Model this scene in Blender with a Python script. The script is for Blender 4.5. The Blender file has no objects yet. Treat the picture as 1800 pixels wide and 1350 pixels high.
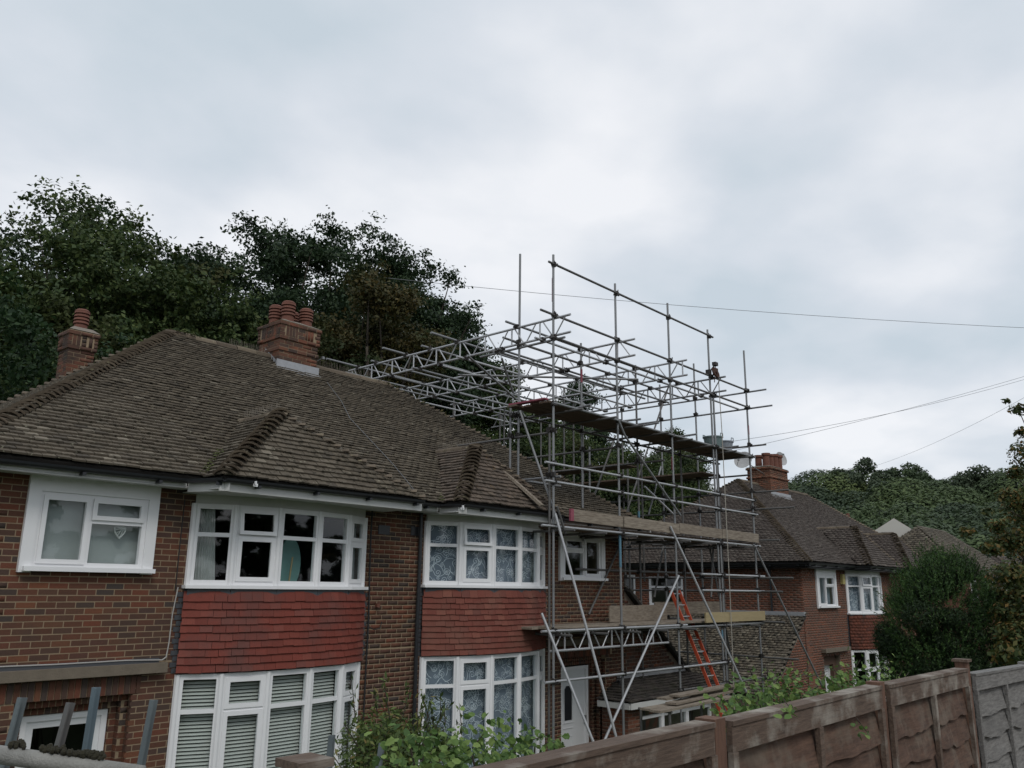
import bpy, math, random
import numpy as np
from mathutils import Matrix, Vector

S = bpy.context.scene
COL = S.collection
random.seed(7)
RNG = np.random.default_rng(7)
rad = math.radians

# ------------------------------------------------------------------ camera
# world axes: X runs along the house fronts, Y away from the street, Z up; the camera stands at the origin
FPX = 1468.33                                   # focal length in pixels of an 1800 px wide frame
YAW, PITCH, ROLL = rad(48.356), rad(13.7625), rad(0.65104)
def cam_axes():
    cy, sy = math.cos(YAW), math.sin(YAW)
    cp, sp = math.cos(PITCH), math.sin(PITCH)
    f = np.array([0, cp, sp]); u = np.array([0, -sp, cp]); r = np.array([1, 0, 0.])
    c, s = math.cos(ROLL), math.sin(ROLL)
    R = np.array([[c, -s, 0], [s, c, 0], [0, 0, 1]]) @ np.array([r, -u, f])
    return np.array([R @ np.array([cy, sy, 0]), R @ np.array([-sy, cy, 0]), R @ np.array([0, 0, 1.])])
MW = cam_axes()                                 # world = MW @ cam (x right, y down, z forward)
cam = bpy.data.objects.new('camera', bpy.data.cameras.new('camera'))
COL.objects.link(cam); S.camera = cam
rx, ry, rz = MW @ np.array([1, 0, 0]), MW @ np.array([0, -1, 0]), MW @ np.array([0, 0, -1])
cam.matrix_world = Matrix(((rx[0], ry[0], rz[0], 0), (rx[1], ry[1], rz[1], 0), (rx[2], ry[2], rz[2], 0), (0, 0, 0, 1)))
cam.data.sensor_width = 36; cam.data.lens = 36*FPX/1800
cam.data.clip_start = 0.05; cam.data.clip_end = 3000

def at(u, v, X=None, Y=None, Z=None):
    r = MW @ np.array([u-900., v-675., FPX])
    t = X/r[0] if X is not None else (Y/r[1] if Y is not None else Z/r[2])
    return Vector((r[0]*t, r[1]*t, r[2]*t))
def proj(p):
    c = MW.T @ np.array(p, float)
    return c[0]/c[2]*FPX+900, c[1]/c[2]*FPX+675, c[2]

# ------------------------------------------------------------------ world, sun
SUN_EL, SUN_AZ = rad(48), rad(205)              # azimuth measured from +Y clockwise: the light comes from the street side
w = bpy.data.worlds.new('World'); S.world = w; w.use_nodes = True
nt = w.node_tree; nt.nodes.clear()
def N(t, **k):
    n = nt.nodes.new(t)
    for a, b in k.items(): setattr(n, a, b)
    return n
out = N('ShaderNodeOutputWorld')
sky = N('ShaderNodeTexSky', sky_type='NISHITA'); sky.sun_disc = False
sky.sun_elevation = SUN_EL; sky.sun_rotation = SUN_AZ
bg1 = N('ShaderNodeBackground'); bg1.inputs[1].default_value = 0.1
bg2 = N('ShaderNodeBackground'); bg2.inputs[1].default_value = 1.0
tc = N('ShaderNodeTexCoord'); sep = N('ShaderNodeSeparateXYZ')
nt.links.new(tc.outputs['Generated'], sep.inputs[0])
mz = N('ShaderNodeMath', operation='MAXIMUM'); nt.links.new(sep.outputs['Z'], mz.inputs[0]); mz.inputs[1].default_value = 0.0
ma = N('ShaderNodeMath', operation='ADD'); nt.links.new(mz.outputs[0], ma.inputs[0]); ma.inputs[1].default_value = 0.22
comb = N('ShaderNodeCombineXYZ')
for i, ax in enumerate('XY'):
    d = N('ShaderNodeMath', operation='DIVIDE'); nt.links.new(sep.outputs[ax], d.inputs[0]); nt.links.new(ma.outputs[0], d.inputs[1])
    nt.links.new(d.outputs[0], comb.inputs[i])
n1 = N('ShaderNodeTexNoise'); n1.inputs['Scale'].default_value = 1.7; n1.inputs['Detail'].default_value = 7; n1.inputs['Roughness'].default_value = 0.47; n1.inputs['Distortion'].default_value = 0.1
mp = N('ShaderNodeMapping'); mp.inputs['Location'].default_value = (3.1, 1.7, 0); mp.inputs['Rotation'].default_value = (0, 0, rad(40)); mp.inputs['Scale'].default_value = (0.95, 1.1, 1)
nt.links.new(comb.outputs[0], mp.inputs[0]); nt.links.new(mp.outputs[0], n1.inputs['Vector'])
cr = N('ShaderNodeValToRGB'); nt.links.new(n1.outputs['Fac'], cr.inputs[0])
e = cr.color_ramp.elements
e[0].position = 0.36; e[0].color = (0.60, 0.68, 0.75, 1)
e[1].position = 0.66; e[1].color = (0.93, 0.945, 0.98, 1)
m_ = e.new(0.49); m_.color = (0.72, 0.77, 0.835, 1)
nt.links.new(cr.outputs[0], bg2.inputs[0]); nt.links.new(sky.outputs[0], bg1.inputs[0])
mix = N('ShaderNodeMixShader'); mix.inputs[0].default_value = 0.93
nt.links.new(bg1.outputs[0], mix.inputs[1]); nt.links.new(bg2.outputs[0], mix.inputs[2]); nt.links.new(mix.outputs[0], out.inputs[0])

sun = bpy.data.objects.new('sun', bpy.data.lights.new('sun', 'SUN')); COL.objects.link(sun)
sun.data.energy = 1.05; sun.data.angle = rad(18); sun.data.color = (1, 0.97, 0.92)
sd = Vector((math.sin(SUN_AZ)*math.cos(SUN_EL), math.cos(SUN_AZ)*math.cos(SUN_EL), math.sin(SUN_EL)))
sun.rotation_euler = sd.to_track_quat('Z', 'Y').to_euler()
S.view_settings.view_transform = 'Standard'; S.view_settings.look = 'None'
S.view_settings.exposure = 0; S.view_settings.gamma = 1; S.view_settings.use_curve_mapping = False
S.render.engine = 'CYCLES'
S.cycles.max_bounces = 6; S.cycles.transparent_max_bounces = 12

# ------------------------------------------------------------------ materials
def newmat(name):
    m = bpy.data.materials.new(name); m.use_nodes = True
    t = m.node_tree; b = t.nodes['Principled BSDF']
    return m, t, b
def ramp(t, stops, interp='LINEAR'):
    r = t.nodes.new('ShaderNodeValToRGB'); r.color_ramp.interpolation = interp
    el = r.color_ramp.elements
    el[0].position, el[0].color = stops[0][0], (*stops[0][1], 1)
    el[1].position, el[1].color = stops[-1][0], (*stops[-1][1], 1)
    for p, c in stops[1:-1]:
        q = el.new(p); q.color = (*c, 1)
    return r
def rnd(t):
    """per piece random value, for separate objects and for islands of a joined mesh alike"""
    g = t.nodes.new('ShaderNodeNewGeometry'); o = t.nodes.new('ShaderNodeObjectInfo')
    a = t.nodes.new('ShaderNodeMath'); a.operation = 'ADD'
    t.links.new(g.outputs['Random Per Island'], a.inputs[0]); t.links.new(o.outputs['Random'], a.inputs[1])
    f = t.nodes.new('ShaderNodeMath'); f.operation = 'FRACT'; t.links.new(a.outputs[0], f.inputs[0])
    return f.outputs[0]
def noise(t, scale, detail=4, rough=0.6, vec=None):
    n = t.nodes.new('ShaderNodeTexNoise'); n.inputs['Scale'].default_value = scale
    n.inputs['Detail'].default_value = detail; n.inputs['Roughness'].default_value = rough
    if vec is None:
        g = t.nodes.new('ShaderNodeNewGeometry'); vec = g.outputs['Position']
    t.links.new(vec, n.inputs['Vector'])
    return n.outputs['Fac']
def mixc(t, fac, a, b, mode='MIX'):
    m = t.nodes.new('ShaderNodeMix'); m.data_type = 'RGBA'; m.blend_type = mode
    for s, v in ((m.inputs[0], fac), (m.inputs[6], a), (m.inputs[7], b)):
        if isinstance(v, (int, float)): s.default_value = v
        elif isinstance(v, tuple): s.default_value = (*v, 1)
        else: t.links.new(v, s)
    return m.outputs[2]
def thr(t, val, lo, hi):
    m = t.nodes.new('ShaderNodeMapRange'); t.links.new(val, m.inputs[0])
    m.inputs[1].default_value = lo; m.inputs[2].default_value = hi; m.clamp = True
    return m.outputs[0]
def bump(t, b, h, strength=0.4, dist=0.01):
    n = t.nodes.new('ShaderNodeBump'); n.inputs['Strength'].default_value = strength; n.inputs['Distance'].default_value = dist
    t.links.new(h, n.inputs['Height']); t.links.new(n.outputs[0], b.inputs['Normal'])
def plain(name, col, rough=0.7, metal=0.0, var=0.25, scale=6, bmp=0.0):
    m, t, b = newmat(name)
    c2 = tuple(x*(1-var) for x in col)
    t.links.new(mixc(t, noise(t, scale), c2, col), b.inputs['Base Color'])
    b.inputs['Roughness'].default_value = rough; b.inputs['Metallic'].default_value = metal
    if bmp: bump(t, b, noise(t, scale*8), bmp, 0.01)
    return m
def pieces_mat(name, stops, grain=40, dirt=None, dirtscale=1.2, dirtlo=0.5, dirthi=0.7, rough=0.85, bm=0.5, lich=None, lichscale=9, lichlo=0.62, lichhi=0.68):
    m, t, b = newmat(name)
    r = ramp(t, stops); t.links.new(rnd(t), r.inputs[0])
    c = mixc(t, thr(t, noise(t, grain), 0.3, 0.75), mixc(t, 0.28, r.outputs[0], (0.02, 0.018, 0.015)), r.outputs[0])
    if dirt: c = mixc(t, thr(t, noise(t, dirtscale, 5), dirtlo, dirthi), c, dirt)
    if lich: c = mixc(t, thr(t, noise(t, lichscale, 3), lichlo, lichhi), c, lich)
    t.links.new(c, b.inputs['Base Color']); b.inputs['Roughness'].default_value = rough
    b.inputs['Specular IOR Level'].default_value = 0.25
    bump(t, b, noise(t, grain*1.5), bm, 0.006)
    return m
M = {}
M['brick'] = pieces_mat('brick', [(0, (.105, .048, .031)), (.18, (.145, .058, .035)), (.34, (.090, .048, .034)), (.46, (.066, .052, .046)), (.56, (.12, .050, .034)), (.70, (.17, .058, .034)), (.80, (.078, .050, .040)), (.92, (.14, .064, .038)), (1, (.195, .072, .038))],
                        dirt=(.062, .044, .036), dirtscale=.8, dirtlo=.48, dirthi=.74)
M['brick_orange'] = pieces_mat('brick_orange', [(0, (.15, .066, .042)), (.3, (.21, .076, .043)), (.5, (.12, .060, .042)), (.7, (.23, .084, .046)), (.85, (.095, .055, .042)), (1, (.17, .072, .044))],
                        dirt=(.10, .060, .045), dirtscale=1.5, dirtlo=.5, dirthi=.8)
M['brick_stack'] = pieces_mat('brick_stack', [(0, (.15, .066, .042)), (.25, (.19, .070, .042)), (.45, (.085, .055, .044)), (.65, (.17, .075, .046)), (.8, (.07, .048, .040)), (1, (.22, .085, .048))],
                        dirt=(.045, .034, .028), dirtscale=2.2, dirtlo=.46, dirthi=.70)
M['brick_far'] = pieces_mat('brick_far', [(0, (.17, .075, .048)), (.3, (.22, .080, .048)), (.5, (.14, .075, .055)), (.7, (.26, .090, .050)), (.85, (.12, .068, .055)), (1, (.20, .078, .050))],
                        dirt=(.11, .060, .045), dirtscale=.8, dirtlo=.5, dirthi=.8)
M['mortar'] = plain('mortar', (.30, .225, .145), .95, scale=14, bmp=.4)
M['reveal'] = plain('reveal_brick', (.115, .065, .045), .95, scale=14, bmp=.4)
M['mortar_grey'] = plain('mortar_grey', (.21, .165, .125), .95, scale=14, bmp=.4)
M['tile'] = pieces_mat('roof_tile_brown', [(0, (.088, .072, .053)), (.25, (.130, .108, .080)), (.5, (.10, .083, .062)), (.75, (.15, .126, .094)), (.93, (.072, .060, .046)), (1, (.23, .20, .155))],
                       grain=26, dirt=(.030, .025, .016), dirtscale=11, dirtlo=.55, dirthi=.66, lich=(.28, .27, .20), lichscale=19, lichlo=.66, lichhi=.71)
M['tile_red'] = pieces_mat('roof_tile_reddish', [(0, (.088, .070, .056)), (.25, (.130, .100, .078)), (.5, (.10, .078, .062)), (.75, (.15, .115, .088)), (.93, (.085, .068, .056)), (1, (.19, .15, .12))],
                       grain=26, dirt=(.03, .026, .018), dirtscale=10, dirtlo=.52, dirthi=.70, lich=(.22, .13, .05), lichscale=2.5, lichlo=.62, lichhi=.80)
M['tile_far'] = pieces_mat('roof_tile_far', [(0, (.08, .066, .058)), (.3, (.11, .09, .078)), (.6, (.09, .075, .066)), (1, (.15, .128, .11))],
                       grain=16, dirt=(.055, .042, .035), dirtscale=3.0, dirtlo=.55, dirthi=.72, lich=(.27, .26, .22), lichscale=14, lichlo=.67, lichhi=.74)
M['tile_lichen'] = pieces_mat('roof_tile_lichened', [(0, (.11, .092, .072)), (.4, (.16, .135, .10)), (.7, (.09, .076, .06)), (1, (.24, .21, .16))],
                       grain=14, dirt=(.035, .032, .025), dirtscale=7, dirtlo=.50, dirthi=.62, lich=(.30, .28, .21), lichscale=12, lichlo=.62, lichhi=.72)
M['tile_dark'] = pieces_mat('porch_tile_dark', [(0, (.045, .040, .038)), (.5, (.065, .055, .050)), (1, (.085, .075, .065))], grain=16, dirt=(.03, .03, .02), dirtscale=4)
M['hip'] = pieces_mat('hip_tile', [(0, (.098, .076, .055)), (.5, (.135, .106, .077)), (1, (.175, .14, .10))], grain=22,
                      dirt=(.06, .052, .03), dirtscale=4, dirtlo=.58, dirthi=.74, lich=(.23, .21, .13), lichscale=11, lichlo=.64, lichhi=.72)
M['underlay'] = plain('roof_underlay', (.03, .026, .022), .95)
M['hung'] = pieces_mat('hanging_tile_painted', [(0, (.175, .040, .028)), (.3, (.215, .048, .033)), (.6, (.195, .044, .030)), (.85, (.235, .060, .042)), (1, (.175, .062, .050))], grain=55,
                       dirt=(.115, .048, .040), dirtscale=1.6, dirtlo=.45, dirthi=.70, rough=.7, bm=.3)
M['hung_b'] = pieces_mat('hanging_tile_worn', [(0, (.165, .050, .037)), (.3, (.21, .064, .046)), (.6, (.18, .053, .039)), (.85, (.25, .090, .064)), (1, (.15, .052, .042))], grain=55,
                       dirt=(.17, .075, .055), dirtscale=1.8, dirtlo=.48, dirthi=.72, rough=.8, bm=.3)
M['hung_far'] = pieces_mat('hanging_tile_brown', [(0, (.17, .060, .040)), (.5, (.24, .080, .050)), (1, (.15, .060, .045))], grain=20, dirt=(.08, .04, .03), dirtscale=3)
M['upvc'] = plain('white_upvc', (.80, .80, .81), .35, var=.07, scale=2)
M['upvc_old'] = plain('white_paint_weathered', (.62, .62, .60), .5, var=.25, scale=3)
M['soffit'] = plain('soffit_board', (.58, .58, .57), .6, var=.22, scale=3)
M['black'] = plain('black_gutter', (.022, .024, .028), .4, var=.4, scale=5)
M['cable_black'] = plain('black_cable', (.02, .02, .022), .6)
M['cable_white'] = plain('white_cable', (.45, .44, .42), .6)
M['lead'] = plain('lead_flashing', (.42, .43, .45), .55, .3, var=.35, scale=9, bmp=.3)
M['lead_dark'] = plain('lead_apron', (.075, .08, .09), .6, .1, var=.3, scale=5)
M['clay'] = plain('chimney_pot_clay', (.20, .075, .048), .8, var=.6, scale=6, bmp=.3)
M['flaunch'] = plain('cement_flaunching', (.24, .21, .175), .95, var=.4, scale=10, bmp=.5)
M['stone'] = plain('concrete_ledge', (.20, .165, .125), .95, var=.45, scale=7, bmp=.5)
M['steel'] = plain('galvanised_tube', (.27, .275, .28), .5, .4, var=.35, scale=5)
M['steel_dull'] = plain('weathered_tube', (.15, .145, .14), .6, .3, var=.4, scale=5)
M['steel_light'] = plain('aluminium_tube', (.46, .465, .475), .45, .45, var=.2, scale=5)
M['coupler'] = plain('coupler_steel', (.055, .05, .047), .6, .5, var=.5, scale=30)
M['pink'] = plain('pink_band_paint', (.32, .075, .11), .7, var=.5, scale=12)
M['blue_paint'] = plain('blue_band_paint', (.10, .22, .30), .7, var=.3)
M['orange'] = plain('orange_ladder_paint', (.52, .085, .035), .5, var=.25)
M['tub'] = plain('rubber_tub', (.14, .20, .20), .6, var=.2)
M['tub_grey'] = plain('grey_tub', (.27, .30, .34), .6, var=.2)
M['rope'] = plain('rope', (.40, .37, .32), .9)
M['rust'] = plain('gin_wheel_rust', (.085, .038, .024), .75, .3, var=.5, scale=20)
M['curtain_grey'] = plain('grey_blind_fabric', (.42, .44, .43), .9, var=.12, scale=2)
M['curtain_white'] = plain('white_curtain_fabric', (.55, .55, .53), .9, var=.3, scale=12)
M['blind'] = plain('blind_slats', (.56, .56, .52), .6, var=.1)
M['net'] = plain('net_curtain_ground', (.20, .235, .29), .95, var=.3, scale=4)
M['swirl'] = plain('net_curtain_thread', (.75, .79, .85), .9, var=.15)
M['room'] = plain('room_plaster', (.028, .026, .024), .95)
M['door'] = plain('white_door', (.72, .73, .74), .35, var=.05)
M['bin'] = plain('blue_bin', (.035, .05, .09), .5)
M['mossy'] = plain('moss', (.075, .085, .025), 1.0, var=.5, scale=20, bmp=.6)
M['moss_and_shade'] = plain('dark_moss_and_shade', (.035, .032, .018), 1.0, var=.5, scale=20)
M['wire'] = plain('grey_wire', (.16, .17, .18), .6)
M['blue_dull'] = plain('blue_tinged_metal', (.13, .18, .21), .6, .2, var=.4, scale=10)
M['old_pipe'] = plain('old_pipe_paint', (.33, .325, .30), .8, .1, var=.55, scale=22, bmp=.4)
M['dish'] = plain('dish_grey', (.42, .42, .42), .6)
M['dish_dark'] = plain('dish_dark', (.05, .05, .055), .6)
M['render_cream'] = plain('cream_render', (.56, .54, .49), .9, var=.06)
M['bark'] = plain('bark', (.075, .06, .045), .95, var=.5, scale=8, bmp=.6)
M['yellow'] = plain('yellow_box', (.50, .42, .16), .6)
M['paleboard'] = plain('pale_green_board', (.16, .30, .28), .5)

def wood(name, base, dark, grain=14, along=(1, 8, 8), green=None):
    m, t, b = newmat(name)
    g = t.nodes.new('ShaderNodeNewGeometry'); mp = t.nodes.new('ShaderNodeMapping')
    mp.inputs['Scale'].default_value = along; t.links.new(g.outputs['Position'], mp.inputs[0])
    c = mixc(t, thr(t, noise(t, grain, 6, .7, mp.outputs[0]), .3, .7), dark, base)
    c = mixc(t, thr(t, rnd(t), 0, 1), c, mixc(t, 0.35, c, dark))
    if green: c = mixc(t, thr(t, noise(t, 5, 5), .5, .72), c, green)
    t.links.new(c, b.inputs['Base Color']); b.inputs['Roughness'].default_value = .9
    bump(t, b, noise(t, grain*1.2, 5, .7, mp.outputs[0]), .5, .008)
    return m
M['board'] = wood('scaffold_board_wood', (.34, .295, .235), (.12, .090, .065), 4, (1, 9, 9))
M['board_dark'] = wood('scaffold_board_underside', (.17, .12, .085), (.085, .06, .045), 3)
M['board_yellow'] = wood('new_plywood', (.40, .32, .18), (.30, .24, .13), 2)
M['fence'] = wood('fence_panel_wood', (.150, .086, .058), (.045, .025, .017), 5, (1, 7, 9), green=(.15, .118, .09))
M['fence_grey'] = wood('fence_panel_grey', (.27, .26, .245), (.085, .082, .077), 6, (1, 10, 10))
M['fence_rail'] = wood('fence_rail_wood', (.175, .122, .090), (.06, .040, .029), 8, (1, 9, 9), green=(.30, .275, .235))
M['post'] = wood('fence_post_wood', (.20, .105, .068), (.085, .045, .03), 6, (8, 8, 1))
M['metalbar'] = plain('weathered_metal_bar', (.16, .19, .20), .6, .3, var=.45, scale=14)

def leafmat(name, stops, big=None, cells=None):
    m, t, b = newmat(name)
    r = ramp(t, stops); t.links.new(rnd(t), r.inputs[0])
    c = r.outputs[0]
    if big: c = mixc(t, thr(t, noise(t, big[1], 2), big[2], big[3]), c, big[0])
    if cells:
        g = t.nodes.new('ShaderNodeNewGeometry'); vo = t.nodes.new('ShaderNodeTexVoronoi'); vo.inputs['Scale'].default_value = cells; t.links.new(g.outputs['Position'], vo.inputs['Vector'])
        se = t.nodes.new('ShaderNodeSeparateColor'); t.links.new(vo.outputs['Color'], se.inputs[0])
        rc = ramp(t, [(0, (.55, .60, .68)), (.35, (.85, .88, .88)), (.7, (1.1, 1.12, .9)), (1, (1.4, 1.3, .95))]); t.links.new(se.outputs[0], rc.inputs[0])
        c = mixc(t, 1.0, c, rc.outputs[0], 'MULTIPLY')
    t.links.new(c, b.inputs['Base Color']); b.inputs['Roughness'].default_value = .6
    b.inputs['Specular IOR Level'].default_value = .25
    tr = t.nodes.new('ShaderNodeBsdfTranslucent'); t.links.new(c, tr.inputs[0])
    mx = t.nodes.new('ShaderNodeMixShader'); mx.inputs[0].default_value = .22
    o = t.nodes['Material Output']
    t.links.new(b.outputs[0], mx.inputs[1]); t.links.new(tr.outputs[0], mx.inputs[2]); t.links.new(mx.outputs[0], o.inputs[0])
    return m
M['leaf_oak'] = leafmat('oak_leaf_dark', [(0, (.014, .030, .014)), (.5, (.025, .048, .020)), (1, (.045, .072, .028))])
M['leaf_olive'] = leafmat('leaf_olive', [(0, (.026, .048, .016)), (.5, (.046, .074, .022)), (1, (.080, .105, .030))], ((.070, .068, .022), .22, .55, .72))
M['leaf_brown'] = leafmat('leaf_turning', [(0, (.038, .040, .013)), (.5, (.062, .058, .018)), (1, (.10, .072, .022))], ((.030, .046, .016), .4, .45, .62))
M['leaf_green'] = leafmat('leaf_mid_green', [(0, (.026, .048, .014)), (.5, (.048, .078, .020)), (1, (.085, .11, .028))], ((.022, .036, .014), .35, .42, .60))
M['leaf_conifer'] = leafmat('conifer_leaf', [(0, (.012, .030, .012)), (.5, (.022, .048, .017)), (1, (.040, .074, .024))])
M['leaf_cypress'] = leafmat('cypress_leaf', [(0, (.010, .022, .009)), (.5, (.018, .036, .013)), (1, (.032, .055, .018))])
M['leaf_cypress_lit_tip'] = leafmat('cypress_lit_growth', [(0, (.020, .048, .014)), (.5, (.036, .078, .020)), (1, (.070, .125, .030))])  # paler tip growth, with the light on the bush top painted in
M['leaf_shrub'] = leafmat('shrub_leaf', [(0, (.04, .065, .022)), (.5, (.075, .11, .032)), (.9, (.12, .17, .045)), (1, (.18, .14, .05))])
M['leaf_vine'] = leafmat('vine_leaf', [(0, (.045, .09, .025)), (.5, (.09, .16, .04)), (1, (.20, .28, .08))])
M['leaf_far'] = leafmat('far_wood_leaf_hazed', [(0, (.056, .084, .042)), (.5, (.072, .104, .050)), (1, (.090, .122, .060))], None, .085)  # distance haze blended into these leaf colours
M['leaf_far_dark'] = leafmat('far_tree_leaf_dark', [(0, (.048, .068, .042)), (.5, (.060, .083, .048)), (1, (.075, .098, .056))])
M['leaf_autumn'] = leafmat('autumn_leaf', [(0, (.025, .045, .015)), (.45, (.050, .070, .02)), (.8, (.10, .095, .026)), (1, (.20, .11, .035))])
M['grass'] = plain('grass_ground', (.055, .08, .03), .95, var=.5, scale=3, bmp=.5)
M['tarmac'] = plain('tarmac', (.05, .05, .05), .9, var=.3, scale=12)

def glassmat(name, tint=(.9, .95, .95), refl=.9, frost=None):
    m, t, b = newmat(name); t.nodes.remove(b)
    tr = t.nodes.new('ShaderNodeBsdfTransparent'); tr.inputs[0].default_value = (*tint, 1)
    gl = t.nodes.new('ShaderNodeBsdfGlossy'); gl.inputs['Roughness'].default_value = .02
    gl.inputs[0].default_value = (refl, refl, refl, 1)
    fr = t.nodes.new('ShaderNodeFresnel'); ge = t.nodes.new('ShaderNodeNewGeometry'); io = t.nodes.new('ShaderNodeMapRange')
    io.inputs[3].default_value = 1.6; io.inputs[4].default_value = 1/1.6      # the same mirror strength from both faces of a sheet
    t.links.new(ge.outputs['Backfacing'], io.inputs[0]); t.links.new(io.outputs[0], fr.inputs[0])
    mx = t.nodes.new('ShaderNodeMixShader')
    t.links.new(fr.outputs[0], mx.inputs[0]); t.links.new(tr.outputs[0], mx.inputs[1]); t.links.new(gl.outputs[0], mx.inputs[2])
    t.links.new(mx.outputs[0], t.nodes['Material Output'].inputs[0])
    return m
M['glass'] = glassmat('window_glass')
M['glass_dark'] = glassmat('door_glass_dark', (.25, .28, .28))

# ------------------------------------------------------------------ mesh helpers
BOXV = np.array([[x, y, z] for x in (-.5, .5) for y in (-.5, .5) for z in (-.5, .5)], float)
BOXF = [(0, 1, 3, 2), (4, 6, 7, 5), (0, 4, 5, 1), (2, 3, 7, 6), (0, 2, 6, 4), (1, 5, 7, 3)]
def mesh_np(name, V, F, mat, smooth=False):
    me = bpy.data.meshes.new(name)
    me.from_pydata([tuple(v) for v in V], [], F) if not isinstance(F, np.ndarray) else fast_mesh(me, V, F)
    if mat: me.materials.append(mat)
    if smooth: me.shade_smooth()
    me.update()
    return me
def fast_mesh(me, V, F):
    n, k = F.shape
    me.vertices.add(len(V)); me.vertices.foreach_set('co', np.ascontiguousarray(V, dtype=np.float32).ravel())
    me.loops.add(n*k); me.loops.foreach_set('vertex_index', np.ascontiguousarray(F, dtype=np.int32).ravel())
    me.polygons.add(n)
    me.polygons.foreach_set('loop_start', np.arange(0, n*k, k, dtype=np.int32))
    try: me.polygons.foreach_set('loop_total', np.full(n, k, dtype=np.int32))
    except Exception: pass
    me.update(calc_edges=True)
def link(name, me, parent=None, world=None, kind=None, label=None):
    o = bpy.data.objects.new(name, me); COL.objects.link(o)
    if world is not None: o.matrix_basis = world
    if parent is not None:
        o.parent = parent
        o.matrix_parent_inverse = WM[parent.name].inverted()
    WM[o.name] = world.copy() if world is not None else Matrix.Identity(4)
    if kind: o['kind'] = kind
    if label: o['label'] = label
    return o
WM = {}
def thing(name, label, cat, loc=(0, 0, 0), group=None):
    o = bpy.data.objects.new(name, None); COL.objects.link(o); o.location = loc
    o.empty_display_size = .2
    o['label'] = label; o['category'] = cat
    if group: o['group'] = group
    WM[o.name] = Matrix.Translation(loc)
    return o
def tag(o, label, cat, group=None):
    o['label'] = label; o['category'] = cat
    if group: o['group'] = group
    return o
V3 = Vector
class MB:
    def __init__(s): s.v = []; s.f = []
    def add(s, vs, fs):
        b = len(s.v); s.v += [tuple(v) for v in vs]; s.f += [tuple(i+b for i in f) for f in fs]
    def box(s, x0, x1, y0, y1, z0, z1):
        s.add([(x, y, z) for x in (x0, x1) for y in (y0, y1) for z in (z0, z1)], BOXF); return s
    def obox(s, O, U, Nn, u, n, z):
        """box in a wall frame: u along the wall, n outwards, z up"""
        s.add([O+U*a+Nn*b+V3((0, 0, c)) for a in u for b in n for c in z], BOXF); return s
    def tube(s, p0, p1, r, r1=None, n=8, cap=True):
        p0, p1 = V3(p0), V3(p1); r1 = r if r1 is None else r1
        d = (p1-p0).normalized(); a = d.orthogonal().normalized(); b = d.cross(a)
        vs = []
        for p, q in ((p0, r), (p1, r1)):
            for i in range(n):
                t = 2*math.pi*i/n; vs.append(p+a*math.cos(t)*q+b*math.sin(t)*q)
        fs = [(i, (i+1) % n, n+(i+1) % n, n+i) for i in range(n)]
        if cap: fs += [tuple(range(n-1, -1, -1)), tuple(range(n, 2*n))]
        s.add(vs, fs); return s
    def path(s, pts, r, n=6):
        for a, b in zip(pts[:-1], pts[1:]): s.tube(a, b, r, n=n)
        return s
    def poly(s, pts, th=None, nrm=None):
        k = len(pts)
        if th is None: s.add(pts, [tuple(range(k))]); return s
        nrm = V3(nrm); lo = [V3(p)-nrm*th for p in pts]
        fs = [tuple(range(k)), tuple(range(2*k-1, k-1, -1))]+[(i, k+i, k+(i+1) % k, (i+1) % k) for i in range(k)]
        s.add(list(pts)+lo, fs); return s
    def lathe(s, c, prof, n=14):
        c = V3(c); vs = []; fs = []
        for (r, z) in prof:
            for i in range(n):
                t = 2*math.pi*i/n; vs.append(c+V3((r*math.cos(t), r*math.sin(t), z)))
        for j in range(len(prof)-1):
            for i in range(n): fs.append((j*n+i, j*n+(i+1) % n, (j+1)*n+(i+1) % n, (j+1)*n+i))
        fs += [tuple(range(n-1, -1, -1)), tuple(range((len(prof)-1)*n, len(prof)*n))]
        s.add(vs, fs); return s
    def build(s, name, mat, parent=None, smooth=False, kind=None, label=None):
        me = bpy.data.meshes.new(name); me.from_pydata(s.v, [], s.f); me.materials.append(mat)
        if smooth: me.shade_smooth()
        me.update()
        return link(name, me, parent, None, kind, label)
UNITBOX = {}
def unitbox(mat, name):
    k = (mat.name, name)
    if k not in UNITBOX: UNITBOX[k] = mesh_np(name, BOXV, BOXF, mat)
    return UNITBOX[k]
def fr(U, Nn, W, c):
    m = np.eye(4); m[:3, 0] = U; m[:3, 1] = Nn; m[:3, 2] = W; m[:3, 3] = c; return m
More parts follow.
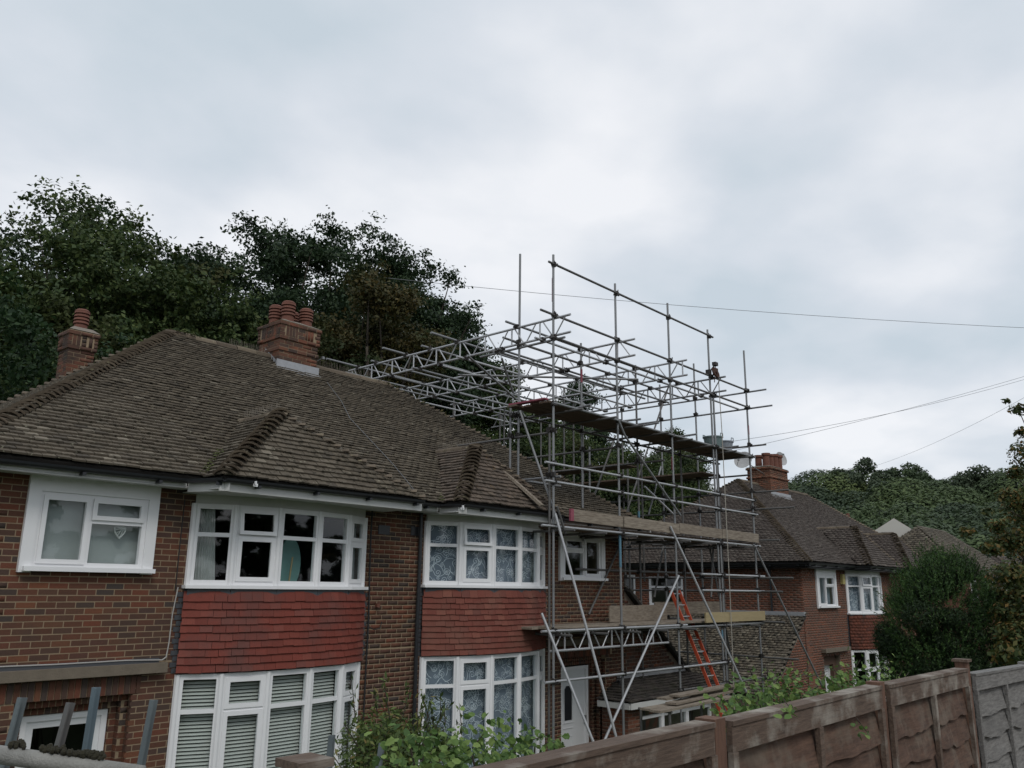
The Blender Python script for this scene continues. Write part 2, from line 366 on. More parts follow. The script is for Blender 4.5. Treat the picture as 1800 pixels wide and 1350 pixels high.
def pieces(name, base, mats, parent, limit=300, rest='stuff'):
    """mats: list of 4x4; the pieces showing largest become objects sharing one mesh, the others one joined part"""
    if not len(mats): return
    A = np.array(mats)
    C = A[:, :3, 3] @ MW                          # camera coordinates
    z = np.maximum(C[:, 2], .1); u = C[:, 0]/z*FPX; v = C[:, 1]/z*FPX
    vis = (C[:, 2] > .2) & (abs(u) < 905) & (abs(v) < 680)
    score = np.where(vis, 1/z, 0)
    order = np.argsort(-score)
    top = [i for i in order[:limit] if score[i] > 0]
    for i in top: link(name, base, parent, Matrix(A[i].tolist()))
    other = np.array([i for i in range(len(A)) if i not in set(top)], int)
    if len(other):
        BV = np.array([v.co[:] for v in base.vertices]); BF = [tuple(p.vertices) for p in base.polygons]
        k = len(BV); B = A[other]
        VV = np.einsum('nij,kj->nki', B[:, :3, :3], BV)+B[:, None, :3, 3]
        VV = VV.reshape(-1, 3)
        if len(set(len(f) for f in BF)) == 1:
            F = (np.array(BF)[None]+(np.arange(len(other))*k)[:, None, None]).reshape(-1, len(BF[0]))
            me = bpy.data.meshes.new(name+'s'); fast_mesh(me, VV, F)
        else:
            F = [tuple(i+j*k for i in f) for j in range(len(other)) for f in BF]
            me = bpy.data.meshes.new(name+'s'); me.from_pydata([tuple(q) for q in VV], [], F)
        me.materials.append(base.materials[0]); me.update()
        link(name+'work', me, parent, None, rest)

# ------------------------------------------------------------------ building helpers
def intervals(a, b, cuts):
    segs = [(a, b)]
    for c0, c1 in cuts:
        n = []
        for s0, s1 in segs:
            if c1 <= s0 or c0 >= s1: n.append((s0, s1)); continue
            if c0 > s0: n.append((s0, c0))
            if c1 < s1: n.append((c1, s1))
        segs = n
    return segs
def brick_wall(O, U, Nn, u0, u1, z0, z1, opens=(), proud=.0015, bl=.213, bh=.063, jo=.012, depth=.05, soldier=False, miss=0):
    """list of brick transforms in running bond; O is a point with z=0"""
    out = []; W = V3((0, 0, 1))
    if soldier: bl, bh = bh, z1-z0-jo
    pitch, cp = bl+jo, bh+jo
    k = 0; z = z0
    while z < z1-.02:
        zt = min(z+bh, z1); zc = (z+zt)/2
        cuts = [(a-.004, b+.004) for (a, b, c, d) in opens if c < zc < d]
        for s0, s1 in intervals(u0, u1, cuts):
            off = (0 if soldier else (k % 2)*pitch/2)
            i = math.floor((s0-off)/pitch)
            while off+i*pitch < s1:
                a = max(off+i*pitch, s0); b = min(off+i*pitch+bl, s1); i += 1
                if b-a < .03: continue
                L = b-a; j = random.uniform(-1, 1)
                Un = (U+W*.006*j).normalized(); Wn = (W-Un*W.dot(Un)).normalized()
                c = O+U*((a+b)/2)+W*(zc+random.uniform(-.0015, .0015))+Nn*(proud+random.uniform(-.0008, .0012)-depth/2)
                out.append(fr(Un*L, Nn*depth, Wn*(zt-z), c))
        z += cp; k += 1
    return out
def wall_rects(u0, u1, z0, z1, opens):
    xs = sorted(set([u0, u1]+[x for o in opens for x in (o[0], o[1]) if u0 < x < u1])); r = []
    for a, b in zip(xs[:-1], xs[1:]):
        m = (a+b)/2
        for s0, s1 in intervals(z0, z1, [(o[2], o[3]) for o in opens if o[0] < m < o[1]]):
            r.append((a, b, s0, s1))
    return r
def mortar_wall(mb, O, U, Nn, u0, u1, z0, z1, opens, th=.28):
    for a, b, c, d in wall_rects(u0, u1, z0, z1, opens): mb.obox(O, U, Nn, (a, b), (-th, 0), (c, d))

def inside(poly, x, y):
    c = False; j = len(poly)-1
    for i in range(len(poly)):
        xi, yi = poly[i]; xj, yj = poly[j]
        if (yi > y) != (yj > y) and x < (xj-xi)*(y-yi)/(yj-yi)+xi: c = not c
        j = i
    return c
def roof_face(pts, e0, e1, w=.165, g=.1, th=.023, holes=(), edge=.02, wob=1.0):
    """tile transforms on the roof plane pts (3D), eave from e0 to e1"""
    e0, e1 = V3(e0), V3(e1); pts = [V3(p) for p in pts]
    U = (e1-e0).normalized(); c = sum(pts, V3((0, 0, 0)))/len(pts)
    V = (c-e0)-U*(c-e0).dot(U); V.normalize(); Nn = U.cross(V)
    if Nn.z < 0: Nn = -Nn
    P2 = [((p-e0).dot(U), (p-e0).dot(V)) for p in pts]
    umin, umax = min(p[0] for p in P2), max(p[0] for p in P2); vmax = max(p[1] for p in P2)
    out = []; k = 0; v = -.02
    a = math.atan(th*1.15/g)
    while v < vmax:
        drift = random.uniform(-.012, .012)
        u = umin-.2+(k % 2)*w/2+drift
        vw = random.uniform(-.003, .003)
        while u < umax+w:
            uc = u+w/2; vc = v+g*.75
            if inside(P2, uc, v+g*.5) and not any(h(e0+U*uc+V*vc) for h in holes):
                tl = random.gauss(0, .015)*wob; lift = max(0, random.gauss(.0, .004)*wob)
                Vt = (V*math.cos(a)-Nn*math.sin(a)+U*tl).normalized(); Nt = (Nn*math.cos(a)+V*math.sin(a)).normalized()
                Ut = Vt.cross(Nt)
                if Ut.dot(U) < 0: Ut = -Ut
                cc = e0+U*uc+V*(v+g*.75+vw+random.gauss(0, .006)*wob)+Nn*(th*1.6+lift+.004*math.sin(uc*1.7+v*2.3))
                out.append(fr(Ut*(w*.945), Vt*(g*1.35), Nt*th, cc))
            u += w
        v += g; k += 1
    return out, (U, V, Nn)
def underlay(mb, pts):
    pts = [V3(p) for p in pts]; n = (pts[1]-pts[0]).cross(pts[2]-pts[0]).normalized()
    if n.z < 0: n = -n; pts = pts[::-1]
    mb.poly(pts, .05, n)
def bonnet_mesh(mat, name='hip_tile'):
    vs = []; fs = []; n = 6
    for (y, r, dz) in ((.55, .10, -.03), (.0, .148, .0), (0, .168, .016), (1.1, .072, -.02)):
        for i in range(n+1):
            t = math.pi*(i/n)*.80+math.pi*.10
            vs.append((math.cos(t)*r, y*.2, math.sin(t)*r*.66+dz-.045))
    for j in range(3):
        for i in range(n): fs.append((j*(n+1)+i, j*(n+1)+i+1, (j+1)*(n+1)+i+1, (j+1)*(n+1)+i))
    return mesh_np(name, vs, fs, mat)
def ridge_mesh(mat, L=.44):
    vs = []; fs = []; n = 6
    for r, y in ((.13, 0), (.145, 0), (.145, L), (.13, L)):
        for i in range(n+1):
            t = math.pi*i/n; vs.append((math.cos(t)*r, y, math.sin(t)*r*.8-.03))
    for j in range(3):
        for i in range(n): fs.append((j*(n+1)+i, j*(n+1)+i+1, (j+1)*(n+1)+i+1, (j+1)*(n+1)+i))
    return mesh_np('ridge_tile', vs, fs, mat)
HIPM = {}
def along(base, p0, p1, step, name, parent, sc=1.0, jig=.003, limit=300, up=.0, tilt=.0):
    """place copies of base (its own +Y along the line) from p0 to p1"""
    p0, p1 = V3(p0), V3(p1); d = p1-p0; L = d.length; d.normalize()
    s = V3((0, 0, 1)).cross(d)
    if s.length < .01: s = V3((1, 0, 0))
    s = -s.normalized(); nn = s.cross(d)
    if nn.z < 0: nn = -nn; s = -s
    ms = []; t = 0
    while t < L:
        j = V3([random.gauss(0, jig) for _ in range(3)])
        dd = (d+s*random.gauss(0, .015)+nn*(random.gauss(0, .012)-tilt)).normalized(); ss = dd.cross(nn).normalized(); n2 = ss.cross(dd)
        ms.append(fr(ss*sc, dd*sc, n2*sc, p0+d*t+j+nn*up)); t += step
    pieces(name, base, ms, parent, limit)

def frame_light(mbf, O, U, Nn, u0, u1, z0, z1, fw=.055, d=.06, n0=0.0):
    """a rectangular frame ring"""
    for a, b, c, e_ in ((u0, u1, z0, z0+fw), (u0, u1, z1-fw, z1), (u0, u0+fw, z0+fw, z1-fw), (u1-fw, u1, z0+fw, z1-fw)):
        mbf.obox(O, U, Nn, (a, b), (n0-d, n0), (c, e_))
def pane(O, U, Nn, u0, u1, z0, z1, parent, n=-.035, mat='glass'):
    m = MB(); m.add([O+U*a+Nn*n+V3((0, 0, c)) for a, c in ((u0, z0), (u1, z0), (u1, z1), (u0, z1))], [(0, 1, 2, 3)]); return m.build('pane', M[mat], parent)
def facet_window(O, U, Nn, L, z0, z1, zt, parent, opener=None, fw=.068, back=None, open_top=False, full_open=False):
    """one light of a bay: outer frame, transom, sashes, panes; returns the window part"""
    mb = MB(); frame_light(mb, O, U, Nn, .0, L, z0, z1, fw, .07)
    mb.obox(O, U, Nn, (fw, L-fw), (-.066, -.004), (zt-.028, zt+.028))
    wdw = mb.build('window', M['upvc'], parent)
    if opener:
        for (a, b, proud) in ((z0+fw, zt-.028, .012), (zt+.028, z1-fw, .012)):
            if full_open or True:
                s = MB()
                tl = 0
                frame_light(s, O, U, Nn, fw-.012, L-fw+.012, a-.012, b+.012, .060, .04, proud)
                if open_top and a > zt:
                    s = MB(); U2 = U; z_t = b+.012; ang = .12
                    for aa, bb, cc, ee in ((fw-.012, L-fw+.012, a-.012, a+.04), (fw-.012, L-fw+.012, b-.04, b+.012), (fw-.012, fw+.04, a+.04, b-.04), (L-fw-.04, L-fw+.012, a+.04, b-.04)):
                        off = lambda z: (z_t-z)*ang+.012
                        vs = [O+U*q+Nn*(off(z)+n_)+V3((0, 0, z)) for q in (aa, bb) for n_ in (-.04, 0) for z in (cc, ee)]
                        s.add(vs, BOXF)
                s.build('sash', M['upvc'], wdw)
                pane(O, U, Nn, fw+.04, L-fw-.04, a+.04, b-.04, wdw, -.012)
    else:
        pane(O, U, Nn, fw, L-fw, z0+fw, zt-.028, wdw); pane(O, U, Nn, fw, L-fw, zt+.028, z1-fw, wdw)
    return wdw
def swirls(mb, O, U, Nn, L, z0, z1, n, seed):
    """scroll pattern of a net curtain as thin raised threads"""
    rr = random.Random(seed)
    def ribbon(pts, wd):
        for (a, b), (c, d) in zip(pts[:-1], pts[1:]):
            dx, dz = c-a, d-b; l = math.hypot(dx, dz) or 1; ox, oz = -dz/l*wd, dx/l*wd
            q = [(a+ox, b+oz), (a-ox, b-oz), (c-ox, d-oz), (c+ox, d+oz)]
            if all(0 < x < L and z0 < z < z1 for x, z in q):
                mb.add([O+U*x+Nn*n+V3((0, 0, z)) for x, z in q], [(0, 1, 2, 3)])
    area = L*(z1-z0)
    for i in range(int(area*85)):
        cx, cz = rr.uniform(0, L), rr.uniform(z0, z1); R = rr.uniform(.03, .075); a0 = rr.uniform(0, 6.28); sg = rr.choice((-1, 1))
        pts = [(cx+R*(k/26)*math.cos(a0+sg*k*.42), cz+R*(k/26)*math.sin(a0+sg*k*.42)) for k in range(2, 27)]
        x, z = pts[-1]; dx, dz = pts[-1][0]-pts[-2][0], pts[-1][1]-pts[-2][1]; l = math.hypot(dx, dz); dx /= l; dz /= l
        for k in range(8):
            x += dx*.022; z += dz*.022; c_, s_ = math.cos(-sg*.13), math.sin(-sg*.13); dx, dz = dx*c_-dz*s_, dx*s_+dz*c_; pts.append((x, z))
        ribbon(pts, rr.uniform(.0028, .0045))

def bay_points(xc, yw, sc=1.0, dsc=1.0):
    """corner points of a five-sided bow, left to right; yw is the wall face"""
    q = [(-1.49, .03), (-.995, .27), (-.348, .38), (.348, .38), (.995, .27), (1.49, .03)]
    return [V3((xc+a*sc, yw-b*dsc, 0)) for a, b in q]
def hung_tiles(pts, z0, z1, yw, w=.165, g=.1, th=.017):
    """vertical tile hanging on a smooth curve through the bay's corner points"""
    P = [V3((pts[0].x, yw, 0))]+list(pts)+[V3((pts[-1].x, yw, 0))]
    fine = []
    for a, b in ((P[0], P[1]), (P[-2], P[-1])):
        fine.append([a.lerp(b, k/6) for k in range(7)])
    Q = P[1:-1]; mid = []
    for i in range(len(Q)-1):
        p0 = Q[i-1] if i else Q[0]*2-Q[1]; p1, p2 = Q[i], Q[i+1]; p3 = Q[i+2] if i+2 < len(Q) else Q[-1]*2-Q[-2]
        for k in range(12):
            t = k/12
            mid.append(.5*((2*p1)+(p2-p0)*t+(2*p0-5*p1+4*p2-p3)*t*t+(3*p1-p0-3*p2+p3)*t**3))
    mid.append(Q[-1]); out = []
    for path in (fine[0], mid, fine[1]):
        cum = [0]
        for a, b in zip(path[:-1], path[1:]): cum.append(cum[-1]+(b-a).length)
        Lt = cum[-1]
        if Lt < .04: continue
        def pt(s_):
            s_ = max(0, min(Lt, s_)); k = max(i for i in range(len(cum)-1) if cum[i] <= s_)
            return path[k].lerp(path[k+1], (s_-cum[k])/(cum[k+1]-cum[k]))
        nrow = round((z1-z0)/g); gg = (z1-z0)/nrow
        if path is mid:                            # run on past the bay's ends so that the corners close
            path = [mid[0]+(mid[0]-mid[1]).normalized()*.04]+mid+[mid[-1]+(mid[-1]-mid[-2]).normalized()*.04]; cum = [0]
            for a, b in zip(path[:-1], path[1:]): cum.append(cum[-1]+(b-a).length)
            Lt = cum[-1]
        for k in range(nrow):
            z = z0+k*gg; u = -(k % 2)*w/2+random.uniform(-.015, .015)
            while u < Lt:
                s0, s1 = max(u, 0), min(u+w, Lt); u += w
                if s1-s0 < .02: continue
                a, b = pt(s0), pt(s1); U = (b-a).normalized(); Nn = V3((U.y, -U.x, 0))
                W = (V3((0, 0, 1))-Nn*.23+U*random.gauss(0, .009)).normalized(); N2 = U.cross(W)
                if N2.dot(Nn) < 0: N2 = -N2
                c = (a+b)/2+V3((0, 0, z+gg*.66+random.gauss(0, .0035)))+Nn*(.030+random.uniform(0, .004))
                out.append(fr(U*((b-a).length-.0012), N2*th, W*(gg*1.34), c))
    return out
def bay(house, xc, dsc, yw, zs, zh, zt, tz0, tz1, gz0, gz1, gzt, sc, hung, backing, blind, seedn, near=True):
    """bow window on two floors with hanging tiles between; z values: sill, head, transom, tiles, ground floor window"""
    P = bay_points(xc, yw, sc, dsc)
    facets = list(zip(P[:-1], P[1:]))
    cheeks = [(V3((P[0].x, yw, 0)), P[0]), (P[-1], V3((P[-1].x, yw, 0)))]
    for fl, (a, b, t) in enumerate(((zs, zh, zt), (gz0, gz1, gzt))):
        for i, (p, q) in enumerate(facets):
            U = (q-p).normalized(); Nn = V3((U.y, -U.x, 0)); L = (q-p).length
            op = i in (1, 4)
            wd = facet_window(p, U, Nn, L, a, b, t, house, opener=op, open_top=(i == 1 and fl == 0))
            bk = backing[fl]
            if bk == 'net':
                m = MB(); m.obox(p, U, Nn, (.02, L-.02), (-.15, -.145), (a, b)); c = m.build('net_curtain', M['net'], wd)
                m = MB(); swirls(m, p, U, Nn, L, a, b, -.140, seedn+i*7+fl*31); m.build('scroll_pattern', M['swirl'], wd)
            elif bk == 'blind':
                m = MB(); z = a+.03
                while z < b-.03:
                    m.add([p+U*u_+Nn*n_+V3((0, 0, z+dz)) for u_ in (.04, L-.04) for (n_, dz) in ((-.135, .016), (-.105, -.014))], [(0, 1, 3, 2)])
                    z += .046
                m.build('venetian_blind', M['blind'], wd)
        for p, q in cheeks:
            U = (q-p).normalized(); Nn = V3((U.y, -U.x, 0)); L = (q-p).length
            m = MB(); m.obox(p, U, Nn, (0, L), (-.05, 0), (a, b)); m.build('side_panel', M['upvc'], house)
        for p in P:
            m = MB(); m.tube(p+V3((0, .02, a)), p+V3((0, .02, b)), .044, n=8); m.build('mullion', M['upvc'], house)
        # sill board following the bow
        m = MB(); outp = []; c = V3((xc, yw, 0))
        path = [V3((P[0].x, yw, 0))]+P+[V3((P[-1].x, yw, 0))]
        big = [V3((xc+(p.x-xc)*1.045+(.0), p.y-.07 if p.y < yw-.01 else p.y, 0)) for p in path]
        zt_ = a
        m.poly([p+V3((0, 0, zt_)) for p in big], .045, (0, 0, 1)); m.build('sill', M['upvc'], house)
    m = MB(); path = [V3((P[0].x, yw, 0))]+P+[V3((P[-1].x, yw, 0))]
    for p, q in zip(path[:-1], path[1:]):
        U = (q-p).normalized(); Nn = V3((U.y, -U.x, 0)); m.obox(p, U, Nn, (0, (q-p).length), (-.06, -.012), (zh+.002, zh+.16))
    m.build('head_panel', M['upvc_old'], house)
    # structure behind tiles, lead apron, tiles
    m = MB(); path = [V3((P[0].x, yw, 0))]+P+[V3((P[-1].x, yw, 0))]
    m.poly([p+V3((0, 0, tz1+.03)) for p in path], tz1-tz0+.03, (0, 0, 1)); m.build('bay_core', M['lead_dark'], house)
    m = MB()
    for p, q in zip(path[:-1], path[1:]):
        U = (q-p).normalized(); Nn = V3((U.y, -U.x, 0)); m.obox(p, U, Nn, (0, (q-p).length), (0, .035), (tz1-.02, zs-.045))
    m.build('lead_apron', M['lead_dark'], house)
    ht = hung_tiles(P, tz0, tz1, yw)
    pieces('hanging_tile', unitbox(M[hung], 'hanging_tile'), ht, house, 280 if near else 0)
    # stepped lead soakers up both sides
    for sx, x in ((-1, P[0].x), (1, P[-1].x)):
        m = MB(); k = 0; z = tz0
        while z < tz1:
            m.box(min(x, x+sx*(.10+.03*(k % 2))), max(x, x+sx*(.10+.03*(k % 2))), yw-.012, yw-.006, z, z+.062); z += .075; k += 1
        m.build('lead_soaker', M['lead_dark'], house, kind='stuff')
    # room ceilings so that light does not leak between floors
    for z in (zh+.16, gz0-.1):
        m = MB(); m.poly([p+V3((0, .03, z-.004)) for p in path], .03, (0, 0, 1)); m.build('bay_soffit', M['soffit'], house)
    return P

def chimney(house, x0, x1, y0, y1, zb, bands, ztop, mat, pots, mort='mortar', flash=None, near=150):
    """stack with projecting bands; bands: list of (z0, z1, projection, soldier)"""
    par = MB().box(x0+.004, x1-.004, y0+.004, y1-.004, zb-.5, ztop-.01).build('chimney', M[mort], house)
    allb = []; O = V3((0, 0, 0))
    zs = [zb]+[b for bb in bands for b in bb[:2]]+[ztop]
    seg = []; z = zb
    for (a, b, pr, so) in bands:
        if a > z+.01: seg.append((z, a, 0, False))
        seg.append((a, b, pr, so)); z = b
    if z < ztop-.01: seg.append((z, ztop, 0, False))
    for (a, b, pr, so) in seg:
        X0, X1, Y0, Y1 = x0-pr, x1+pr, y0-pr, y1+pr
        if pr: MB().box(X0+.004, X1-.004, Y0+.004, Y1-.004, a, b-.003).build('mortar_band', M[mort], par)
        for (Oo, U, Nn, L) in ((V3((X0, Y0, 0)), V3((1, 0, 0)), V3((0, -1, 0)), X1-X0), (V3((X0, Y1, 0)), V3((0, -1, 0)), V3((-1, 0, 0)), Y1-Y0),
                               (V3((X1, Y0, 0)), V3((0, 1, 0)), V3((1, 0, 0)), Y1-Y0), (V3((X1, Y1, 0)), V3((-1, 0, 0)), V3((0, 1, 0)), X1-X0)):
            if so:
                n3 = L*.30; allb += brick_wall(Oo, U, Nn, L*.13, L*.13+n3, a, b, soldier=True)
                allb += brick_wall(Oo, U, Nn, L*.62, L*.62+n3*.8, a, b, soldier=True)
                allb += brick_wall(Oo, U, Nn, 0, L*.13-.01, a, b); allb += brick_wall(Oo, U, Nn, L*.13+n3+.01, L*.62-.01, a, b); allb += brick_wall(Oo, U, Nn, L*.62+n3*.8+.01, L, a, b)
            else: allb += brick_wall(Oo, U, Nn, 0, L, a, b)
    pieces('brick', unitbox(M[mat], 'brick'), allb, par, near)
    m = MB(); cx, cy = (x0+x1)/2, (y0+y1)/2; hx, hy = (x1-x0)/2+.05, (y1-y0)/2+.05
    m.add([V3((cx+sx*hx, cy+sy*hy, ztop)) for sx, sy in ((-1, -1), (1, -1), (1, 1), (-1, 1))]+[V3((cx+sx*hx*.6, cy+sy*hy*.6, ztop+.09)) for sx, sy in ((-1, -1), (1, -1), (1, 1), (-1, 1))],
          [(3, 2, 1, 0), (4, 5, 6, 7), (0, 1, 5, 4), (1, 2, 6, 5), (2, 3, 7, 6), (3, 0, 4, 7)])
    m.build('flaunching', M['flaunch'], par)
    for (px, py, h, r, plainpot) in pots:
        m = MB(); z = ztop+.03
        if plainpot: prof = [(r*.9, z), (r*.85, z+h*.8), (r*1.1, z+h*.84), (r*1.12, z+h), (r*.7, z+h)]
        else:
            prof = [(r*.95, z), (r*.88, z+h*.30)]
            for k in range(4):
                b = z+h*(.34+.15*k); prof += [(r*.80, b-.012), (r*.80, b), (r*1.06, b+.008), (r*1.0, b+h*.10)]
            prof += [(r*1.02, z+h*.93), (r*.75, z+h)]
        m.lathe((px, py, 0), prof, 16)
        m.build('chimney_pot', M['clay'], par)
    return par

def tidy_floor(u): pass
# ------------------------------------------------------------------ ground
def hgt(x, y):
    def sm(t): t = max(0., min(1., t)); return t*t*(3-2*t)
    z = -1.65+(-1.85)*sm((y-2.6)/3.2)
    z += -.55*sm((x-17)/9)*sm((y-2.6)/3.2)
    z += 3.0*sm((y-21)/16)                        # bank under the trees behind the houses
    d = math.hypot(x, y)
    a = math.atan2(y, x)
    z += (20*sm((d-105)/130))*sm((1.05-a)/.35)*sm((a+.35)/.3) if d > 105 and y > -120 else 0
    return z
xs = np.concatenate([np.linspace(-900, -60, 12), np.linspace(-50, 60, 111), np.linspace(66, 330, 45), np.linspace(360, 1200, 12)])
ys = np.concatenate([np.linspace(-900, -30, 12), np.linspace(-20, 60, 101), np.linspace(66, 330, 45), np.linspace(360, 1200, 12)])
GV = [(x, y, hgt(x, y)) for y in ys for x in xs]; nx = len(xs)
GF = np.array([(j*nx+i, j*nx+i+1, (j+1)*nx+i+1, (j+1)*nx+i) for j in range(len(ys)-1) for i in range(nx-1)])
g = link('ground', mesh_np('ground', np.array(GV), GF, M['grass'], True)); g['kind'] = 'structure'
m = MB(); m.add([(-60, -9, -1.64), (120, -9, -1.64), (120, -2.2, -1.64), (-60, -2.2, -1.64)], [(0, 1, 2, 3)])
r = m.build('road', M['tarmac']); r['kind'] = 'structure'
m = MB(); m.box(-60, 120, -2.2, 1.5, -1.72, -1.54); r = m.build('pavement', M['stone']); r['kind'] = 'structure'

# ------------------------------------------------------------------ the near pair of houses
X_, Y_ = V3((1, 0, 0)), V3((0, 1, 0)); FN = V3((0, -1, 0))
def hip_roof(house, xl, xr, ey, ez, rxl, rxr, ry, rz, tile, holes_fn, sides, limit, mats_ridge='hip', back=True, step=.105):
    by = 2*ry-ey
    c = [V3((xl, ey, ez)), V3((xr, ey, ez)), V3((xr, by, ez)), V3((xl, by, ez))]
    a, b = V3((rxl, ry, rz)), V3((rxr, ry, rz))
    u = MB()
    faces = {'front': ([c[0], c[1], b, a], c[0], c[1]), 'right': ([c[1], c[2], b], c[1], c[2]), 'back': ([c[2], c[3], a, b], c[2], c[3]), 'left': ([c[3], c[0], a], c[3], c[0])}
    rm = None
    for p, e0, e1 in faces.values(): underlay(u, p)
    rm = u.build('roof', M['underlay'], house)
    for k, (p, e0, e1) in faces.items():
        ts, _ = roof_face(p, e0, e1, holes=holes_fn if k == 'front' else ())
        pieces('roof_tile', unitbox(M[tile], 'roof_tile'), ts, rm, limit if k == 'front' else 0)
    hb = bonnet_mesh(M[mats_ridge])
    for p0, p1, lim in ((c[0], a, 90), (c[1], b, 90), (c[2], b, 0), (c[3], a, 0)): along(hb, p0, p1, step*1.3, 'hip_tile', rm, 1.0, limit=lim, tilt=.16, up=.022)
    along(ridge_mesh(M[mats_ridge]), a, b, .445, 'ridge_tile', rm, 1.0, jig=.004)
    return rm, (ry-ey, rz-ez)
def bay_roof(house, rm, xc, zr, ya, xL, xR, ye, ze, ey, ez, slope, tile, limit, step=.105):
    """projecting hipped roof over a bay, running back into the main slope"""
    yb = ey+(zr-ez)/slope
    A, B = V3((xc, ya, zr)), V3((xc, yb, zr)); L, R = V3((xL, ye, ze)), V3((xR, ye, ze))
    VL, VR = V3((xL, ey-.02, ze)), V3((xR, ey-.02, ze))
    u = MB()
    for p in ([L, R, A], [VL, L, A, B], [R, VR, B, A]): underlay(u, p)
    br = u.build('bay_roof', M['underlay'], house)
    for p, e0, e1, lim in (([L, R, A], L, R, limit), ([VL, L, A, B], VL, L, limit), ([R, VR, B, A], R, VR, 0)):
        ts, _ = roof_face(p, e0, e1)
        pieces('roof_tile', unitbox(M[tile], 'roof_tile'), ts, br, lim)
    hb = bonnet_mesh(M['hip'])
    along(hb, L, A, step*1.3, 'hip_tile', br, 1.0, tilt=.22, up=.035); along(hb, R, A, step*1.5, 'hip_tile', br, .85, tilt=.16, up=.02)
    along(ridge_mesh(M['hip']), A, B, .30, 'ridge_tile', br, .75)
    return br
def eaves(house, path, ez, wall_y, name='gutter', inset=.05, fh=.09, fasc='upvc_old', brackets=True):
    """gutter, fascia along the path and bracket clips"""
    g = MB(); f = MB()
    for a, b in zip(path[:-1], path[1:]):
        a, b = V3(a), V3(b); d = (b-a).normalized(); n = V3((d.y, -d.x, 0))
        a2, b2 = a+V3((0, 0, ez-.03)), b+V3((0, 0, ez-.03))
        # half round gutter as an open trough
        vs = []; k = 7
        for p in (a2, b2):
            for i in range(k):
                t = math.pi+math.pi*i/(k-1); vs.append(p+n*(math.cos(t)*.056)+V3((0, 0, math.sin(t)*.056)))
            for i in range(k):
                t = 2*math.pi-math.pi*i/(k-1); vs.append(p+n*(math.cos(t)*.050)+V3((0, 0, math.sin(t)*.050)))
        g.add(vs, [(i, (i+1) % (2*k), 2*k+(i+1) % (2*k), 2*k+i) for i in range(2*k)])
        f.obox(V3((a.x, a.y, 0)), d, n, (-.03, (b-a).length+.03), (-inset-.035, -inset-.01), (ez-.05-(fh if min(a.y, b.y) > 10.3 or abs(a.x-b.x) < .1 else fh+.05), ez-.035))
        if brackets:
            t = .5
            while t < (b-a).length:
                g.obox(V3((a.x, a.y, 0)), d, n, (t-.02, t+.02), (-inset-.02, .05), (ez-.12, ez-.085)); t += .95
    g.build(name, M['black'], house); f.build('fascia', M[fasc], house)

H1 = thing('semi_detached_house', 'near brick pair of houses under a mossy brown hipped roof, red tile-hung bow windows', 'house', (9.7, 15, -3.5))
YF = 11.0; XL, XR = 3.05, 16.27; GZ = -3.6
EY, EZ = 10.55, 1.40; RY, RZ = 14.95, 4.62; SL = (RZ-EZ)/(RY-EY)
BA = dict(xc=7.28, sc=1.0); BB = dict(xc=11.74, sc=1.083)
pa = bay_points(BA['xc'], YF, BA['sc'], 1.0); pb = bay_points(BB['xc'], YF, BB['sc'], 1.3)
WL = (3.66, 5.27, .145, 1.245); WR = (13.88, 15.48, .19, 1.245)
DL = (3.85, 5.22, GZ, -1.34); DR = (13.95, 15.50, GZ, -1.36)
op = [WL, WR, DL, DR, (pa[0].x, pa[-1].x, GZ, 1.16), (pb[0].x, pb[-1].x, GZ, 1.19)]
O0 = V3((0, YF, 0))
m = MB(); mortar_wall(m, O0, X_, FN, XL, XR, GZ, 1.30, op)
m.box(XL, XL+.28, YF+.28, 19, GZ, 1.25); m.box(XR-.28, XR, YF+.28, 19, GZ, 1.25); m.box(XL+.28, XR-.28, 18.72, 19, GZ, 1.25)
wall1 = m.build('wall', M['mortar'], H1)
bk = brick_wall(O0, X_, FN, XL, XR, -.96, 1.27, op)
bk += brick_wall(O0, X_, FN, XL, 3.45, GZ, -.96, op); bk += brick_wall(O0, X_, FN, 5.2, XR, GZ, -.96, [o for o in op if o not in (WL, DL)]+[(13.6, 15.75, -1.36, -.98)])
bk += brick_wall(O0, X_, FN, 3.45, 5.2, GZ, -1.34, [DL])
pieces('brick', unitbox(M['brick'], 'brick'), bk, wall1, 300)
bks = brick_wall(V3((XR, 0, 0)), Y_, X_, YF, 19, GZ, 1.22); pieces('brick', unitbox(M['brick'], 'brick'), bks, wall1, 0)
